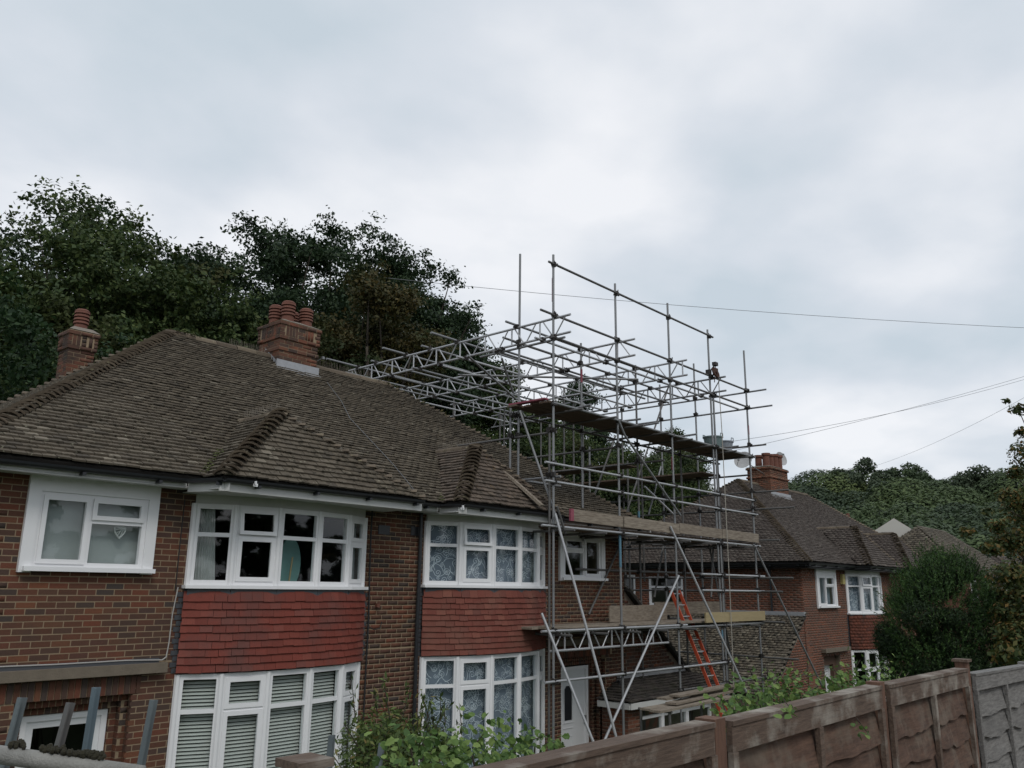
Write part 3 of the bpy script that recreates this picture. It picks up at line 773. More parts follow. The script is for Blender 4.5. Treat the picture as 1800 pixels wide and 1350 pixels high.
# soldier courses and the stepped reveals round the two front doors
for (a, b, z1, zl, led) in ((3.45, 5.30, -1.11, -1.34, True), (13.72, 15.68, -1.12, -1.36, True)):
    pieces('soldier_brick', unitbox(M['brick'], 'soldier_brick'), brick_wall(O0, X_, FN, a, b, zl, z1, soldier=True, proud=.012), wall1, 60)
    x0, x1 = (3.85, 5.22) if a < 9 else (13.95, 15.50)
    for k in range(2):
        inn = .085*(k+1); ox0, ox1 = x0+inn-.0, x1-inn; y = YF+.11*(k+1)
        m = MB()
        m.box(x0-.02, ox0, y, y+.3, GZ, zl); m.box(ox1, x1+.02, y, y+.3, GZ, zl); m.box(ox0, ox1, y, y+.3, zl-.09*(k+1), zl)
        m.build('reveal', M['mortar'], wall1)
        Ok = V3((0, y, 0))
        rb = brick_wall(Ok, X_, FN, x0+inn-.085, ox0, GZ, zl, depth=.03, proud=.004)+brick_wall(Ok, X_, FN, ox1, ox1+.085, GZ, zl, depth=.03, proud=.004)
        zz = zl-.09*(k+1)
        rb += brick_wall(Ok, X_, FN, ox0, ox1, zz, min(zl, zz+.09), soldier=True, depth=.03, proud=.004)
        for xs_, nn in ((ox0, X_), (ox1, -X_)) if k else ((ox0, X_), (ox1, -X_), (x0, X_), (x1, -X_)):
            y_ = y if xs_ in (ox0, ox1) else y-.11
            rb += brick_wall(V3((xs_, y_ if nn.x > 0 else y_+.11, 0)), Y_ if nn.x > 0 else -Y_, nn, 0, .10, GZ, zz, depth=.03, proud=.006)
        pieces('brick', unitbox(M['brick'], 'brick'), rb, wall1, 70)
MB().box(3.00, 5.58, 10.87, 11.02, -1.10, -.98).build('ledge', M['stone'], H1); MB().box(13.5, 15.9, 10.87, 11.02, -1.11, -1.0).build('ledge', M['stone'], H1)
m = MB(); m.box(3.30, 5.5, 10.965, 10.99, -.98, -.925); m.build('lead_strip', M['lead_dark'], H1)
# interior: floors, back walls
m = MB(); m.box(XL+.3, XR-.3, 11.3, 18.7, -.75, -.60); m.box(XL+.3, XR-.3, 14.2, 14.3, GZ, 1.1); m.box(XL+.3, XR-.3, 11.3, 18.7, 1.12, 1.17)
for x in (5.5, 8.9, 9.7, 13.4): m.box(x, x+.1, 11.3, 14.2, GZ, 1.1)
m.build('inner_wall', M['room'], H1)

# casement windows under the eaves
def casement(house, O, w, flip, curtain=None, mat='upvc', proud=.03, panel=True, sillw=True, angled=False):
    x0, x1, z0, z1 = w
    fz = z1-(.16 if panel else 0)
    m = MB(); frame_light(m, O, X_, FN, x0+(.14 if panel else 0), x1-(.14 if panel else 0), z0+.05, fz, .055, .07, proud)
    a, b = x0+(.14 if panel else 0), x1-(.14 if panel else 0)
    mid = a+(b-a)*(.46 if not flip else .54); zt = z0+(fz-z0)*.66
    m.obox(O, X_, FN, (mid-.03, mid+.03), (-.066, .026), (z0+.10, fz-.055))
    s0, s1 = (mid+.03, b-.055) if not flip else (a+.055, mid-.03)
    m.obox(O, X_, FN, (s0, s1), (-.064, .024), (zt-.03, zt+.03))
    wd = m.build('window', M[mat], house)
    if panel:
        q = MB(); q.obox(O, X_, FN, (x0, a), (-.02, proud+.025), (z0-.02, fz)); q.obox(O, X_, FN, (b, x1), (-.02, proud+.025), (z0-.02, fz)); q.obox(O, X_, FN, (x0, x1), (-.02, proud+.022), (fz, z1+.02))
        q.build('surround_panel', M[mat], wd)
    if sillw:
        q = MB(); q.obox(O, X_, FN, (x0+.04, x1+.01), (-.02, .12), (z0-.005, z0+.05)); q.build('sill', M[mat], wd)
    f0, f1 = (a+.055, mid-.03) if not flip else (mid+.03, b-.055)
    for (p, q_, r_, s_) in ((f0, f1, z0+.10, fz-.055), (s0, s1, zt+.03, fz-.055)):
        k = MB(); frame_light(k, O, X_, FN, p-.015, q_+.015, r_-.015, s_+.015, .055, .05, proud+.018); k.build('sash', M[mat], wd)
        pane(O, X_, FN, p+.035, q_-.035, r_+.035, s_-.035, wd, .0)
    pane(O, X_, FN, s0, s1, z0+.10, zt-.03, wd, -.02)
    if curtain:
        q = MB(); q.obox(O, X_, FN, (a, b), (-.16, -.15), (z0, fz)); q.build('curtain', M[curtain], wd)
    return wd
casement(H1, O0, WL, False, 'curtain_grey')
casement(H1, O0, WR, True, None)

# bows
bay(H1, BA['xc'], 1.0, YF, .0, 1.10, 0.68, -1.13, -.115, GZ, -1.15, -1.62, 1.0, 'hung', (None, 'blind'), None, 3)
bay(H1, BB['xc'], 1.3, YF, .05, 1.14, 0.73, -1.12, -.065, GZ, -1.14, -1.62, 1.083, 'hung_b', ('net', 'net'), None, 11)
# curtains in the left bow
U = (pa[1]-pa[0]).normalized(); Nn = V3((U.y, -U.x, 0))
m = MB(); k = 16
for i in range(k):
    a, b = .05+i*.019, .05+(i+1)*.019; n0, n1_ = -.14-.02*(i % 2), -.14-.02*((i+1) % 2)
    wz = lambda t: t
    m.add([pa[0]+U*(a)+Nn*n0+V3((0, 0, .02)), pa[0]+U*b+Nn*n1_+V3((0, 0, .02)), pa[0]+U*(b*.75)+Nn*n1_+V3((0, 0, 1.08)), pa[0]+U*(a*.75)+Nn*n0+V3((0, 0, 1.08))], [(0, 1, 2, 3)])
m.build('tied_curtain', M['curtain_white'], H1)
U = (pa[5]-pa[4]).normalized(); Nn = V3((U.y, -U.x, 0))
m = MB()
for i in range(20):
    a, b = .06+i*.022, .06+(i+1)*.022; n0, n1_ = -.14-.02*(i % 2), -.14-.02*((i+1) % 2)
    m.add([pa[4]+U*a+Nn*n0+V3((0, 0, .02)), pa[4]+U*b+Nn*n1_+V3((0, 0, .02)), pa[4]+U*b+Nn*n1_+V3((0, 0, 1.08)), pa[4]+U*a+Nn*n0+V3((0, 0, 1.08))], [(0, 1, 2, 3)])
m.build('tied_curtain', M['curtain_white'], H1)
# objects seen through the windows
m = MB(); c = V3((7.34, 10.92, .32)); pts = []
for i in range(24):
    t = 2*math.pi*i/24; pts.append(c+V3((math.cos(t)*.19, 0, math.sin(t)*.38)))
m.poly(pts, .04, (0, -1, 0)); o = m.build('oval_board', M['paleboard']); tag(o, 'pale green oval board standing behind the left bow window', 'board')
o = MB().tube((7.30, 10.86, -.05), (7.34, 10.86, .42), .013).build('wooden_pole', M['board_yellow']); tag(o, 'thin yellow wooden pole in front of the green oval board', 'pole')
m = MB(); hc = V3((4.83, 10.985, .66))
for i in range(22):
    t = 2*math.pi*i/22; t2 = 2*math.pi*(i+1)/22
    f = lambda t: V3((.072*math.sin(t)**3, 0, (.075*math.cos(t)-.03*math.cos(2*t)-.012*math.cos(3*t))*.98))
    m.tube(hc+f(t), hc+f(t2), .010, n=5)
for i in range(14):
    a, b = random.uniform(0, 6.28), random.uniform(0, 6.28)
    m.tube(hc+f(a)*.9, hc+f(b)*.9, .006, n=4)
m.tube(hc+V3((0, 0, .04)), hc+V3((0, 0, .17)), .003, n=4)
o = m.build('heart_ornament', M['upvc_old']); tag(o, 'white wicker heart hanging behind the glass of the upper left window', 'ornament')
o.location = (0, .06, 0)

# front doors
def front_door(house, x0, x1, zb, zt, y, glass, mat):
    O = V3((0, y, 0)); m = MB(); frame_light(m, O, X_, FN, x0, x1, zb, zt, .07, .09, .02); f = m.build('door_frame', M['upvc'], house)
    if glass:
        pane(O, X_, FN, x0+.15, x1-.15, zb+.2, zt-.14, f, -.03, 'glass_dark')
        m = MB(); frame_light(m, O, X_, FN, x0+.07, x1-.07, zb+.07, zt-.06, .09, .05, -.005); m.build('door', M['door'], f)
        return
    m = MB(); m.obox(O, X_, FN, (x0+.07, x1-.07), (-.06, -.02), (zb+.05, zt-.07)); d = m.build('door', M['door'], f)
    gx0, gx1, gz0, gz1 = x0+.22, x0+.46, zt-1.05, zt-.45
    m = MB(); pts = [(gx0, gz0), (gx1, gz0), (gx1, gz1), (gx1-.06, gz1+.07), (gx0+.06, gz1+.07), (gx0, gz1)]
    m.poly([V3((a, y+.012, b)) for a, b in pts], .01, (0, -1, 0)); m.build('door_glass', M['black'], d)
    m = MB()
    for a, b, c_, e_ in ((gx0-.03, gx0-.01, gz0-.04, gz1), (gx1+.01, gx1+.03, gz0-.04, gz1), (gx0-.03, gx1+.03, gz0-.06, gz0-.04), (gx0-.04, gx1+.04, gz0-.16, gz0-.145),
                         (gx0-.02, gx1+.02, gz0-.32, gz0-.31), (gx0-.02, gx0-.01, gz0-.75, gz0-.32), (gx1+.01, gx1+.02, gz0-.75, gz0-.32), (gx0-.02, gx1+.02, gz0-.76, gz0-.75)):
        m.obox(O, X_, FN, (a, b), (-.021, -.008), (c_, e_))
    m.build('door_moulding', M['door'], d)
    m = MB(); m.box(x1-.13, x1-.11, y-.05, y-.0, zt-1.15, zt-1.0); m.build('door_handle', M['steel'], d)
front_door(H1, 4.03, 5.04, GZ, -1.53, 11.27, True, 'upvc')
front_door(H1, 14.25, 15.25, GZ, -1.58, 11.30, False, 'door')
for x0, x1 in ((3.85, 4.03), (5.04, 5.22), (13.95, 14.25), (15.25, 15.5)): 
    MB().box(x0, x1, 11.29, 11.55, GZ, -1.34).build('reveal', M['reveal'], wall1)
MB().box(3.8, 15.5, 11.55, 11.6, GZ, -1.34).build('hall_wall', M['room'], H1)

# main roof with bay roofs
bayA = dict(xc=7.05, zr=2.56, ya=11.02, xL=5.66, xR=9.16, ye=10.06, ze=1.385)
bayB = dict(xc=11.50, zr=2.64, ya=11.13, xL=10.12, xR=12.86, ye=10.12, ze=1.425)
def under(b):
    yb = EY+(b['zr']-EZ)/SL
    def h(p):
        if not (b['xL'] < p.x < b['xR'] and p.y < yb): return False
        z = EZ+(p.y-EY)*SL
        k = (b['xc']-p.x)/(b['xc']-b['xL']) if p.x < b['xc'] else (p.x-b['xc'])/(b['xR']-b['xc'])
        zb = b['zr']-(b['zr']-b['ze'])*k
        return z < zb-.07
    return h
roof1, _ = hip_roof(H1, 2.64, 16.74, EY, EZ, 7.04, 12.34, RY, RZ, 'tile', [under(bayA), under(bayB)], None, 300)
for b in (bayA, bayB): bay_roof(H1, roof1, b['xc'], b['zr'], b['ya'], b['xL'], b['xR'], b['ye'], b['ze'], EY, EZ, SL, 'tile' if b is bayA else 'tile_red', 110)
gp = [(2.64, EY, 0), (5.42, EY, 0), (5.66, 10.03, 0), (9.16, 10.03, 0)]
eaves(H1, gp, EZ-.01, YF); eaves(H1, [(9.20, EY-.02, 0), (10.0, EY-.02, 0), (10.14, 10.10, 0), (12.86, 10.10, 0), (12.95, EY, 0), (16.74, EY, 0)], EZ+.02, YF)
eaves(H1, [(16.76, EY, 0), (16.76, 19.3, 0)], EZ, YF)
m = MB()
for (x0, x1, y0, y1, z) in ((2.66, 5.60, EY+.06, YF+.05, 1.275), (5.60, 9.14, 10.10, YF+.05, 1.235), (9.14, 10.05, EY+.06, YF+.05, 1.278), (10.05, 12.84, 10.17, YF+.05, 1.265), (12.84, 16.70, EY+.06, YF+.05, 1.28), (16.2, 16.70, YF+.05, 19.3, 1.28)):
    m.box(x0, x1, y0, y1, z-.012, z)
m.build('soffit', M['soffit'], H1)

# chimneys
zc = 4.05
chimney(H1, 9.15, 10.08, 14.54, 15.32, 4.0, [(4.72, 4.795, .022, False), (4.97, 5.045, .03, False), (5.045, 5.27, .03, True), (5.27, 5.345, .05, False)], 5.35, 'brick_stack',
        [(9.42, 14.74, .48, .145, False), (9.87, 14.74, .43, .145, False), (9.36, 15.12, .46, .14, False), (9.80, 15.13, .42, .14, False)])
chimney(H1, 5.83, 6.31, 16.5, 16.95, 3.1, [(4.37, 4.44, .03, False), (4.44, 4.65, .03, True), (4.65, 4.73, .05, False)], 4.74, 'brick_stack',
        [(6.07, 16.72, .46, .135, False)], near=110)
m = MB()   # lead apron and stepped flashing of the main chimney
zf = EZ+(14.54-EY)*SL
m.poly([V3((9.05, 14.34, zf-.10)), V3((10.18, 14.34, zf-.10)), V3((10.14, 14.525, zf+.05)), V3((9.09, 14.525, zf+.05))], .012, (0, -.6, .8))
m.box(9.10, 10.13, 14.51, 14.53, zf-.02, zf+.19)
for k in range(5):
    y0 = 14.53+k*.10; z0 = zf+k*.074-.03
    m.add([V3((9.135, y0, z0)), V3((9.135, y0+.16, z0+.10)), V3((9.135, y0+.10, z0+.24)), V3((9.135, y0-.01, z0+.15))], [(0, 1, 2, 3)])
    m.add([V3((9.13, y0, z0)), V3((9.135, y0+.16, z0+.10)), V3((8.99, y0+.14, z0+.10)), V3((8.97, y0-.02, z0+.0))], [(0, 1, 2, 3)])
m.build('flashing', M['lead'], roof1)
# bird spikes on ridges
def spikes(parent, p0, p1, n, h, name='bird_spikes', seed=1):
    rr = random.Random(seed); m = MB(); p0, p1 = V3(p0), V3(p1)
    for i in range(n):
        c = p0.lerp(p1, (i+rr.random()*.4)/n)+V3((0, 0, .07))
        m.tube(c, c+V3((rr.gauss(0, .008), rr.gauss(0, .02), h*rr.uniform(.85, 1))), .0028, .0018, n=3)
    m.build(name, M['flaunch'], parent, kind='stuff')
spikes(roof1, (8.25, RY, RZ), (9.1, RY, RZ), 34, .15, seed=2); spikes(roof1, (10.15, RY, RZ), (11.9, RY, RZ), 60, .17, seed=3)
spikes(roof1, (7.05, 11.06, 2.58), (7.05, 12.1, 2.58), 34, .12, seed=4); spikes(roof1, (11.5, 11.15, 2.66), (11.5, 12.2, 2.66), 34, .12, seed=5)

# ventilation bricks, cable clips, pipes on the front wall
m = MB()
for (x, z) in ((9.18, .93), (9.90, .95)):
    m.box(x-.12, x+.12, 10.985, 11.01, z-.075, z+.075)
ab = m.build('air_brick', M['black'], wall1)
o = MB().path([at(655, 893, Y=10.96), at(652, 940, Y=10.96), at(650, 1000, Y=10.96), at(648, 1085, Y=10.96), at(644, 1160, Y=10.96), at(637, 1300, Y=10.96)], .014).build('wall_cable', M['cable_black'], H1)
o = MB().path([at(650, 1103, Y=10.96), at(658, 1107, Y=10.96), at(668, 1104, Y=10.96), at(671, 1093, Y=10.96)], .008).build('wall_cable', M['cable_black'], H1)
MB().box(9.07, 9.13, 10.94, 11.0, -.32, -.26).build('junction_box', M['clay'], H1)
o = MB().path([at(741, 897, Y=10.93), at(737, 1010, Y=10.93), at(733, 1100, Y=10.93), at(729, 1230, Y=10.93), at(725, 1340, Y=10.93)], .034, n=10).build('downpipe', M['black'], H1)
MB().path([at(325, 878, Y=10.97), at(316, 960, Y=10.97), at(308, 1040, Y=10.97)], .007).build('wall_cable', M['cable_black'], H1)
MB().path([at(313, 1032, Y=10.9), at(303, 1080, Y=10.93), at(297, 1130, Y=10.95), at(292, 1155, Y=10.95), at(285, 1160, Y=10.95), at(220, 1161, Y=10.96), at(170, 1164, Y=10.96), at(100, 1168, Y=10.96), at(0, 1172, Y=10.96), at(-40, 1174, Y=10.96)], .008).build('white_wall_cable', M['cable_white'], H1)
m = MB()
for (u, v) in ((447, 853), (811, 894)):
    c = at(u, v, Y=10.0); m.box(c.x-.02, c.x+.03, c.y-.04, c.y, c.z-.02, c.z+.02); m.box(c.x-.02, c.x, c.y-.06, c.y-.03, c.z, c.z+.05)
m.build('gutter_clip', M['upvc'], H1)
# cable lying on the roof slope
pl = lambda u, v: (lambda r: Vector(r*((EZ*1.0-SL*EY+.09)/(r[2]-SL*r[1]))))(MW @ np.array([u-900., v-675., FPX]))
MB().path([pl(575, 672), pl(600, 705), pl(615, 735), pl(648, 770), pl(690, 815), pl(715, 845), pl(733, 868)], .0055, n=5).build('roof_cable', M['wire'], roof1)
# moss in the valleys and on the hips
def moss(parent, pts, n, r, seed, mat='mossy'):
    rr = random.Random(seed); m = MB()
    for i in range(n):
        t = rr.random()*(len(pts)-1); k = int(t); p = V3(pts[k]).lerp(V3(pts[k+1]), t-k)+V3((rr.gauss(0, r), rr.gauss(0, r), .05))
        q = rr.uniform(.012, .035); vs = [p+V3((q*math.cos(a), q*math.sin(a), 0)) for a in (0, 1.26, 2.5, 3.77, 5.0)]+[p+V3((0, 0, q*.8))]
        m.add(vs, [(i_, (i_+1) % 5, 5) for i_ in range(5)])
    m.build('moss', M[mat], parent, kind='stuff')
yA = lambda z: EY+(z-EZ)/SL
moss(roof1, [(5.66, EY, EZ+.02), (6.2, yA(1.85), 1.87)], 90, .04, 1)
moss(roof1, [(10.1, EY, EZ+.02), (10.3, yA(1.55), 1.56)], 60, .05, 2)
moss(roof1, [(7.04, RY-.1, RZ), (7.5, RY-.05, RZ)], 60, .07, 3)
moss(roof1, [(12.0, RY-.1, RZ), (12.5, RY-.2, RZ-.1), (13.1, 14.2, RZ-.55)], 60, .07, 4)
rr = random.Random(9); mm = MB()
for i in range(5200):  # moss clumps, kept dark to deepen the shade between tile courses
    x, y = rr.uniform(3, 16), rr.uniform(EY, RY); z = EZ+(y-EY)*SL+.045; q = rr.uniform(.006, .02)*(1.25 if y < 12.5 else .9)
    if any(h(V3((x, y, z))) for h in (under(bayA), under(bayB))) or x < 2.7+(y-EY) or x > 16.6-(y-EY): continue
    p = V3((x, y, z)); mm.add([p+V3((q*math.cos(a), q*math.sin(a), 0)) for a in (0, 1.26, 2.5, 3.77, 5.0)]+[p+V3((0, -q*.4, q*.8))], [(i_, (i_+1) % 5, 5) for i_ in range(5)])
mm.build('moss', M['moss_and_shade'], roof1, kind='stuff')
# weeds on the main chimney
# side extension of the near pair: lean-to gable and a small tiled front projection
ext = MB(); ext.poly([V3((16.28, 11.0, GZ)), V3((19.3, 11.0, GZ)), V3((19.3, 11.0, -2.26)), V3((16.28, 11.0, .0))], .25, (0, -1, 0))
ew = ext.build('extension_wall', M['mortar_grey'], H1)
bl = []
for t in brick_wall(V3((0, 11.0, 0)), X_, FN, 16.28, 19.28, GZ, 0):
    c = t[:3, 3]
    if c[2] < .0-(c[0]+.10-16.28)*.748-.03: bl.append(t)
pieces('brick', unitbox(M['brick'], 'brick'), bl, ew, 120)
lp = [V3((19.45, 10.9, -2.35)), V3((19.45, 18.5, -2.35)), V3((16.28, 18.5, .03)), V3((16.28, 10.9, .03))]
u = MB(); underlay(u, lp); lr = u.build('extension_roof', M['underlay'], H1)
ts, _ = roof_face(lp, lp[0], lp[1]); pieces('roof_tile', unitbox(M['tile_lichen'], 'roof_tile'), ts, lr, 0)
m = MB(); d = V3((3.17, 0, -2.38)).normalized(); m.tube(V3((16.28, 10.88, .0)), V3((19.45, 10.88, -2.38)), .05, n=6); m.build('verge', M['underlay'], H1)
# projection: brick pier, white window strip, hipped dark roof
pj0, pj1, pjy = 15.20, 19.4, 10.18
m = MB(); m.box(15.35, 15.80, 10.35, 11.0, GZ, -2.33); m.box(18.9, 19.3, 10.35, 11.0, GZ, -2.33); m.box(15.8, 18.9, 10.9, 11.0, GZ, -2.33); pw = m.build('porch_wall', M['mortar_grey'], H1)
pieces('brick', unitbox(M['brick_orange'], 'brick'), brick_wall(V3((0, 10.35, 0)), X_, FN, 15.35, 15.80, GZ, -2.34)+brick_wall(V3((15.35, 11.0, 0)), -Y_, -X_, 0, .65, GZ, -2.34), pw, 80)
P0 = [V3((pj0, pjy, -2.27)), V3((pj1, pjy, -2.27)), V3((18.7, 10.99, -1.90)), V3((16.0, 10.99, -1.90))]
P1 = [V3((pj0, 11.0, -2.27)), V3((pj0, pjy, -2.27)), V3((16.0, 10.99, -1.90))]
u = MB(); underlay(u, P0); underlay(u, P1); pr = u.build('porch_roof', M['underlay'], H1)
for p, a, b in ((P0, P0[0], P0[1]), (P1, P1[0], P1[1])):
    ts, _ = roof_face(p, a, b, w=.165, g=.1); pieces('roof_tile', unitbox(M['tile_dark'], 'roof_tile'), ts, pr, 90)
m = MB(); m.box(15.9, 18.75, 10.90, 10.985, -1.93, -1.82); m.build('flashing', M['lead'], pr)
m = MB(); m.box(pj0, pj1, pjy-.02, pjy+.02, -2.38, -2.26); m.box(pj0-.02, pj0+.02, pjy+.02, 11.0, -2.38, -2.26); m.build('fascia', M['upvc_old'], H1)
O1 = V3((0, 10.38, 0))
for (a, b) in ((15.80, 16.75), (16.75, 17.8), (17.8, 18.9)):
    m = MB(); frame_light(m, O1, X_, FN, a, b, GZ, -2.40, .06, .07); m.obox(O1, X_, FN, (a+.06, b-.06), (-.066, -.004), (-2.66, -2.60)); wd = m.build('window', M['upvc'], H1)
    pane(O1, X_, FN, a+.06, b-.06, GZ+.06, -2.66, wd); pane(O1, X_, FN, a+.06, b-.06, -2.60, -2.46, wd)
# wall lantern and meter box by the porch
lan = thing('wall_lantern', 'dark wall lantern fixed beside the white front door', 'lantern', (15.85, 10.95, -2.0))
m = MB(); m.tube((15.75, 10.95, -1.95), (15.75, 10.80, -1.9), .015); m.lathe((15.75, 10.78, 0), [(.03, -1.92), (.08, -1.98), (.06, -2.16), (.03, -2.19)], 6); m.build('lantern_body', M['black'], lan)
wb = thing('recycling_box', 'dark blue recycling box on the ground by the brick pier of the porch', 'box', (15.0, 10.3, -3.5))
m = MB(); m.add([V3((15.0+sx*a, 10.3+sy*b, z)) for z, a, b in ((-3.5, .20, .15), (-3.1, .25, .19)) for sx, sy in ((-1, -1), (1, -1), (1, 1), (-1, 1))],
    [(3, 2, 1, 0), (4, 5, 6, 7), (0, 1, 5, 4), (1, 2, 6, 5), (2, 3, 7, 6), (3, 0, 4, 7)]); m.build('box_body', M['bin'], wb)
MB().box(14.74, 15.26, 10.1, 10.5, -3.1, -3.07).build('box_lid', M['bin'], wb)
# satellite dish behind the chimney
def dish(name, label, c, r, face, mat, armto):
    t = thing(name, label, 'satellite dish', tuple(c)); f = V3(face).normalized(); a = f.orthogonal().normalized(); b = f.cross(a)
    m = MB(); vs = [c-f*.06]; n = 20
    for k, (q, h) in enumerate(((.5, -.045), (1, 0))):
        for i in range(n):
            s = 2*math.pi*i/n; vs.append(c+a*math.cos(s)*r*q+b*math.sin(s)*r*q*1.1+f*h)
    fs = [(0, 1+i, 1+(i+1) % n) for i in range(n)]+[(1+i, 1+n+i, 1+n+(i+1) % n, 1+(i+1) % n) for i in range(n)]
    m.add(vs, fs); m.add([v-f*.012 for v in vs], [tuple(reversed(q)) for q in fs]); m.build('reflector', M[mat], t)
    m = MB(); m.tube(c-f*.07, V3(armto), .018); m.tube(c-b*r*.9, c+f*r*.8-b*r*.5, .01); m.box(*[v for q in zip((c+f*r*.8-b*r*.5)-V3((.03, .03, .03)), (c+f*r*.8-b*r*.5)+V3((.03, .03, .03))) for v in q]); m.build('arm', M['steel'], t)
dish('satellite_dish', 'dark satellite dish beside the four-pot chimney of the near roof', V3((10.42, 15.1, 4.98)), .20, (.9, -.55, .2), 'dish_dark', (10.08, 15.1, 4.8))
# ------------------------------------------------------------------ scaffolding round the extension, with the lattice roof
SC = thing('scaffolding', 'tall steel tube scaffold with boarded lifts and an open lattice-beam roof', 'scaffolding', (16.6, 12.5, -3.6))
def cyl_mesh(name, mat, n=10):
    vs = [(math.cos(2*math.pi*i/n), math.sin(2*math.pi*i/n), z) for z in (0, 1) for i in range(n)]
    fs = [(i, (i+1) % n, n+(i+1) % n, n+i) for i in range(n)]+[tuple(range(n-1, -1, -1)), tuple(range(n, 2*n))]
    me = mesh_np(name, vs, fs, mat)
    me.shade_smooth(); 
    try: me.set_sharp_from_angle(angle=rad(50))
    except Exception: pass
    return me
CYL = {k: cyl_mesh('tube', M[k]) for k in ('steel', 'steel_dull', 'steel_light', 'blue_paint', 'pink', 'orange')}
COUP = None
def tube_obj(name, p0, p1, mat='steel', r=.0245, parent=SC, label=None):
    p0, p1 = V3(p0), V3(p1); d = p1-p0; L = d.length; d.normalize()
    a = d.orthogonal().normalized(); b = d.cross(a)
    m = Matrix(((a.x*r, b.x*r, d.x*L, p0.x), (a.y*r, b.y*r, d.y*L, p0.y), (a.z*r, b.z*r, d.z*L, p0.z), (0, 0, 0, 1)))
    return link(name, CYL[mat], parent, m, label=label)
cm = MB(); cm.box(-.045, .045, -.04, .04, -.045, .045); cm.box(.03, .075, -.015, .015, -.03, .03); cm.box(-.02, .02, -.085, -.03, -.03, .01); cm.tube((-.06, 0, -.02), (-.06, 0, .07), .012, n=5)
COUP = bpy.data.meshes.new('coupler'); COUP.from_pydata(cm.v, [], cm.f); COUP.materials.append(M['coupler']); COUP.update()
def coupler(x, y, z):
    m = Matrix.Translation((x, y, z)) @ Matrix.Rotation(random.uniform(-.5, .5)+random.choice((0, 1.57, 3.14)), 4, 'Z') @ Matrix.Rotation(random.uniform(-.4, .4), 4, 'X')
    link('coupler', COUP, SC, m)
rj = lambda a: random.uniform(-a, a)
SX = [12.40, 14.60, 16.80, 18.80, 20.80]; TOP = [6.60, 6.62, 6.75, 6.57, 6.45]
stand = []
for i, (x, t) in enumerate(zip(SX, TOP)):
    stand.append((x, 9.95, -3.6, t, 'steel'))
stand += [(12.47, 10.9, 1.98, 6.9, 'steel'), (12.36, 11.02, 1.98, 3.62, 'steel'), (14.60, 10.9, 1.0, 5.42, 'steel'), (16.8, 10.9, -3.6, 5.36, 'steel_dull'), (18.8, 10.9, -3.6, 3.6, 'steel_dull'),
          (20.8, 10.9, -3.6, 3.6, 'steel_dull'), (20.8, 11.52, -3.6, 6.35, 'steel'), (20.8, 12.65, -3.6, 5.9, 'steel'), (18.9, 9.93, -3.6, 4.9, 'steel'),
          (12.36, 10.02, -3.6, 3.1, 'steel_dull'), (20.8, 14.0, -3.0, 5.4, 'steel_dull'), (20.8, 15.5, -3.0, 5.4, 'steel_dull'), (20.8, 17.2, -3.0, 5.4, 'steel_dull'), (18.8, 17.2, -3.0, 5.4, 'steel_dull'),
          (16.8, 17.2, -3.0, 5.4, 'steel_dull'), (16.9, 15.3, .5, 4.9, 'steel_dull'), (17.4, 13.6, 1.0, 5.3, 'steel_dull'), (16.9, 12.4, 1.0, 3.5, 'steel'), (18.9, 12.6, -2.5, 3.4, 'steel_dull'), (18.9, 14.4, -2.5, 5.3, 'steel_dull'), (17.9, 11.5, .2, 3.4, 'steel_dull')]
for (x, y, a, b, mt) in stand: tube_obj('standard', (x, y, a), (x+rj(.015), y+rj(.015), b), mt)
# colour bands of the tube owner
tube_obj('colour_band', (14.6, 9.95, .45), (14.6, 9.95, 1.12), 'blue_paint', .0275); 
for (x, y, z, L_, mt) in ((12.4, 9.95, 5.6, .5, 'pink'), (16.8, 9.95, 2.7, .3, 'pink'), (18.8, 9.95, -1.2, .3, 'blue_paint'), (20.8, 9.95, 4.1, .25, 'pink'), (14.6, 10.9, 4.5, .3, 'pink'), (16.8, 10.9, 1.5, .3, 'blue_paint')):
    tube_obj('colour_band', (x, y, z), (x, y, z+L_), mt, .0262)
ledg = []
for (x0, x1, y, z, mt) in [(12.2, 18.95, 9.9, 6.38, 'steel_dull'), (11.95, 20.75, 9.9, 5.31, 'steel_dull'), (12.3, 20.95, 9.9, 4.83, 'steel_dull'), (12.35, 21.0, 9.9, 3.50, 'steel'),
                      (12.1, 20.85, 9.9, 2.33, 'steel_light'), (12.1, 20.95, 9.9, 1.97, 'steel_light'), (12.0, 21.0, 9.9, 1.14, 'steel_light'),
                      (17.85, 21.15, 9.9, .38, 'steel_light'), (17.85, 21.1, 9.9, .01, 'steel_light'), (12.0, 17.1, 9.9, -.74, 'steel_light'), (15.6, 20.95, 9.9, -.79, 'steel'), (12.1, 19.1, 9.9, -1.62, 'steel_light'), (16.7, 21.0, 9.9, -2.1, 'steel_dull'),
                      (12.3, 20.9, 10.95, 3.40, 'steel_dull'), (12.3, 17.0, 10.95, 4.95, 'steel_dull'), (14.5, 21.0, 10.95, 1.12, 'steel_dull'), (14.4, 20.9, 10.95, .42, 'steel_dull'), (16.9, 20.9, 10.95, -.8, 'steel_dull'), (16.6, 20.9, 10.95, -1.75, 'steel_dull'),
                      (11.9, 13.6, 10.72, 2.06, 'steel')]:
    tube_obj('ledger', (x0, y, z+rj(.01)), (x1, y, z+rj(.01)), mt); ledg.append((x0, x1, y, z))
for (x0, x1, y, z) in ledg:
    for (sx, sy, a, b, mt) in stand:
        if abs(sy-y) < .1 and x0-.1 < sx < x1+.1 and a < z < b: coupler(sx, (sy+y)/2, z)
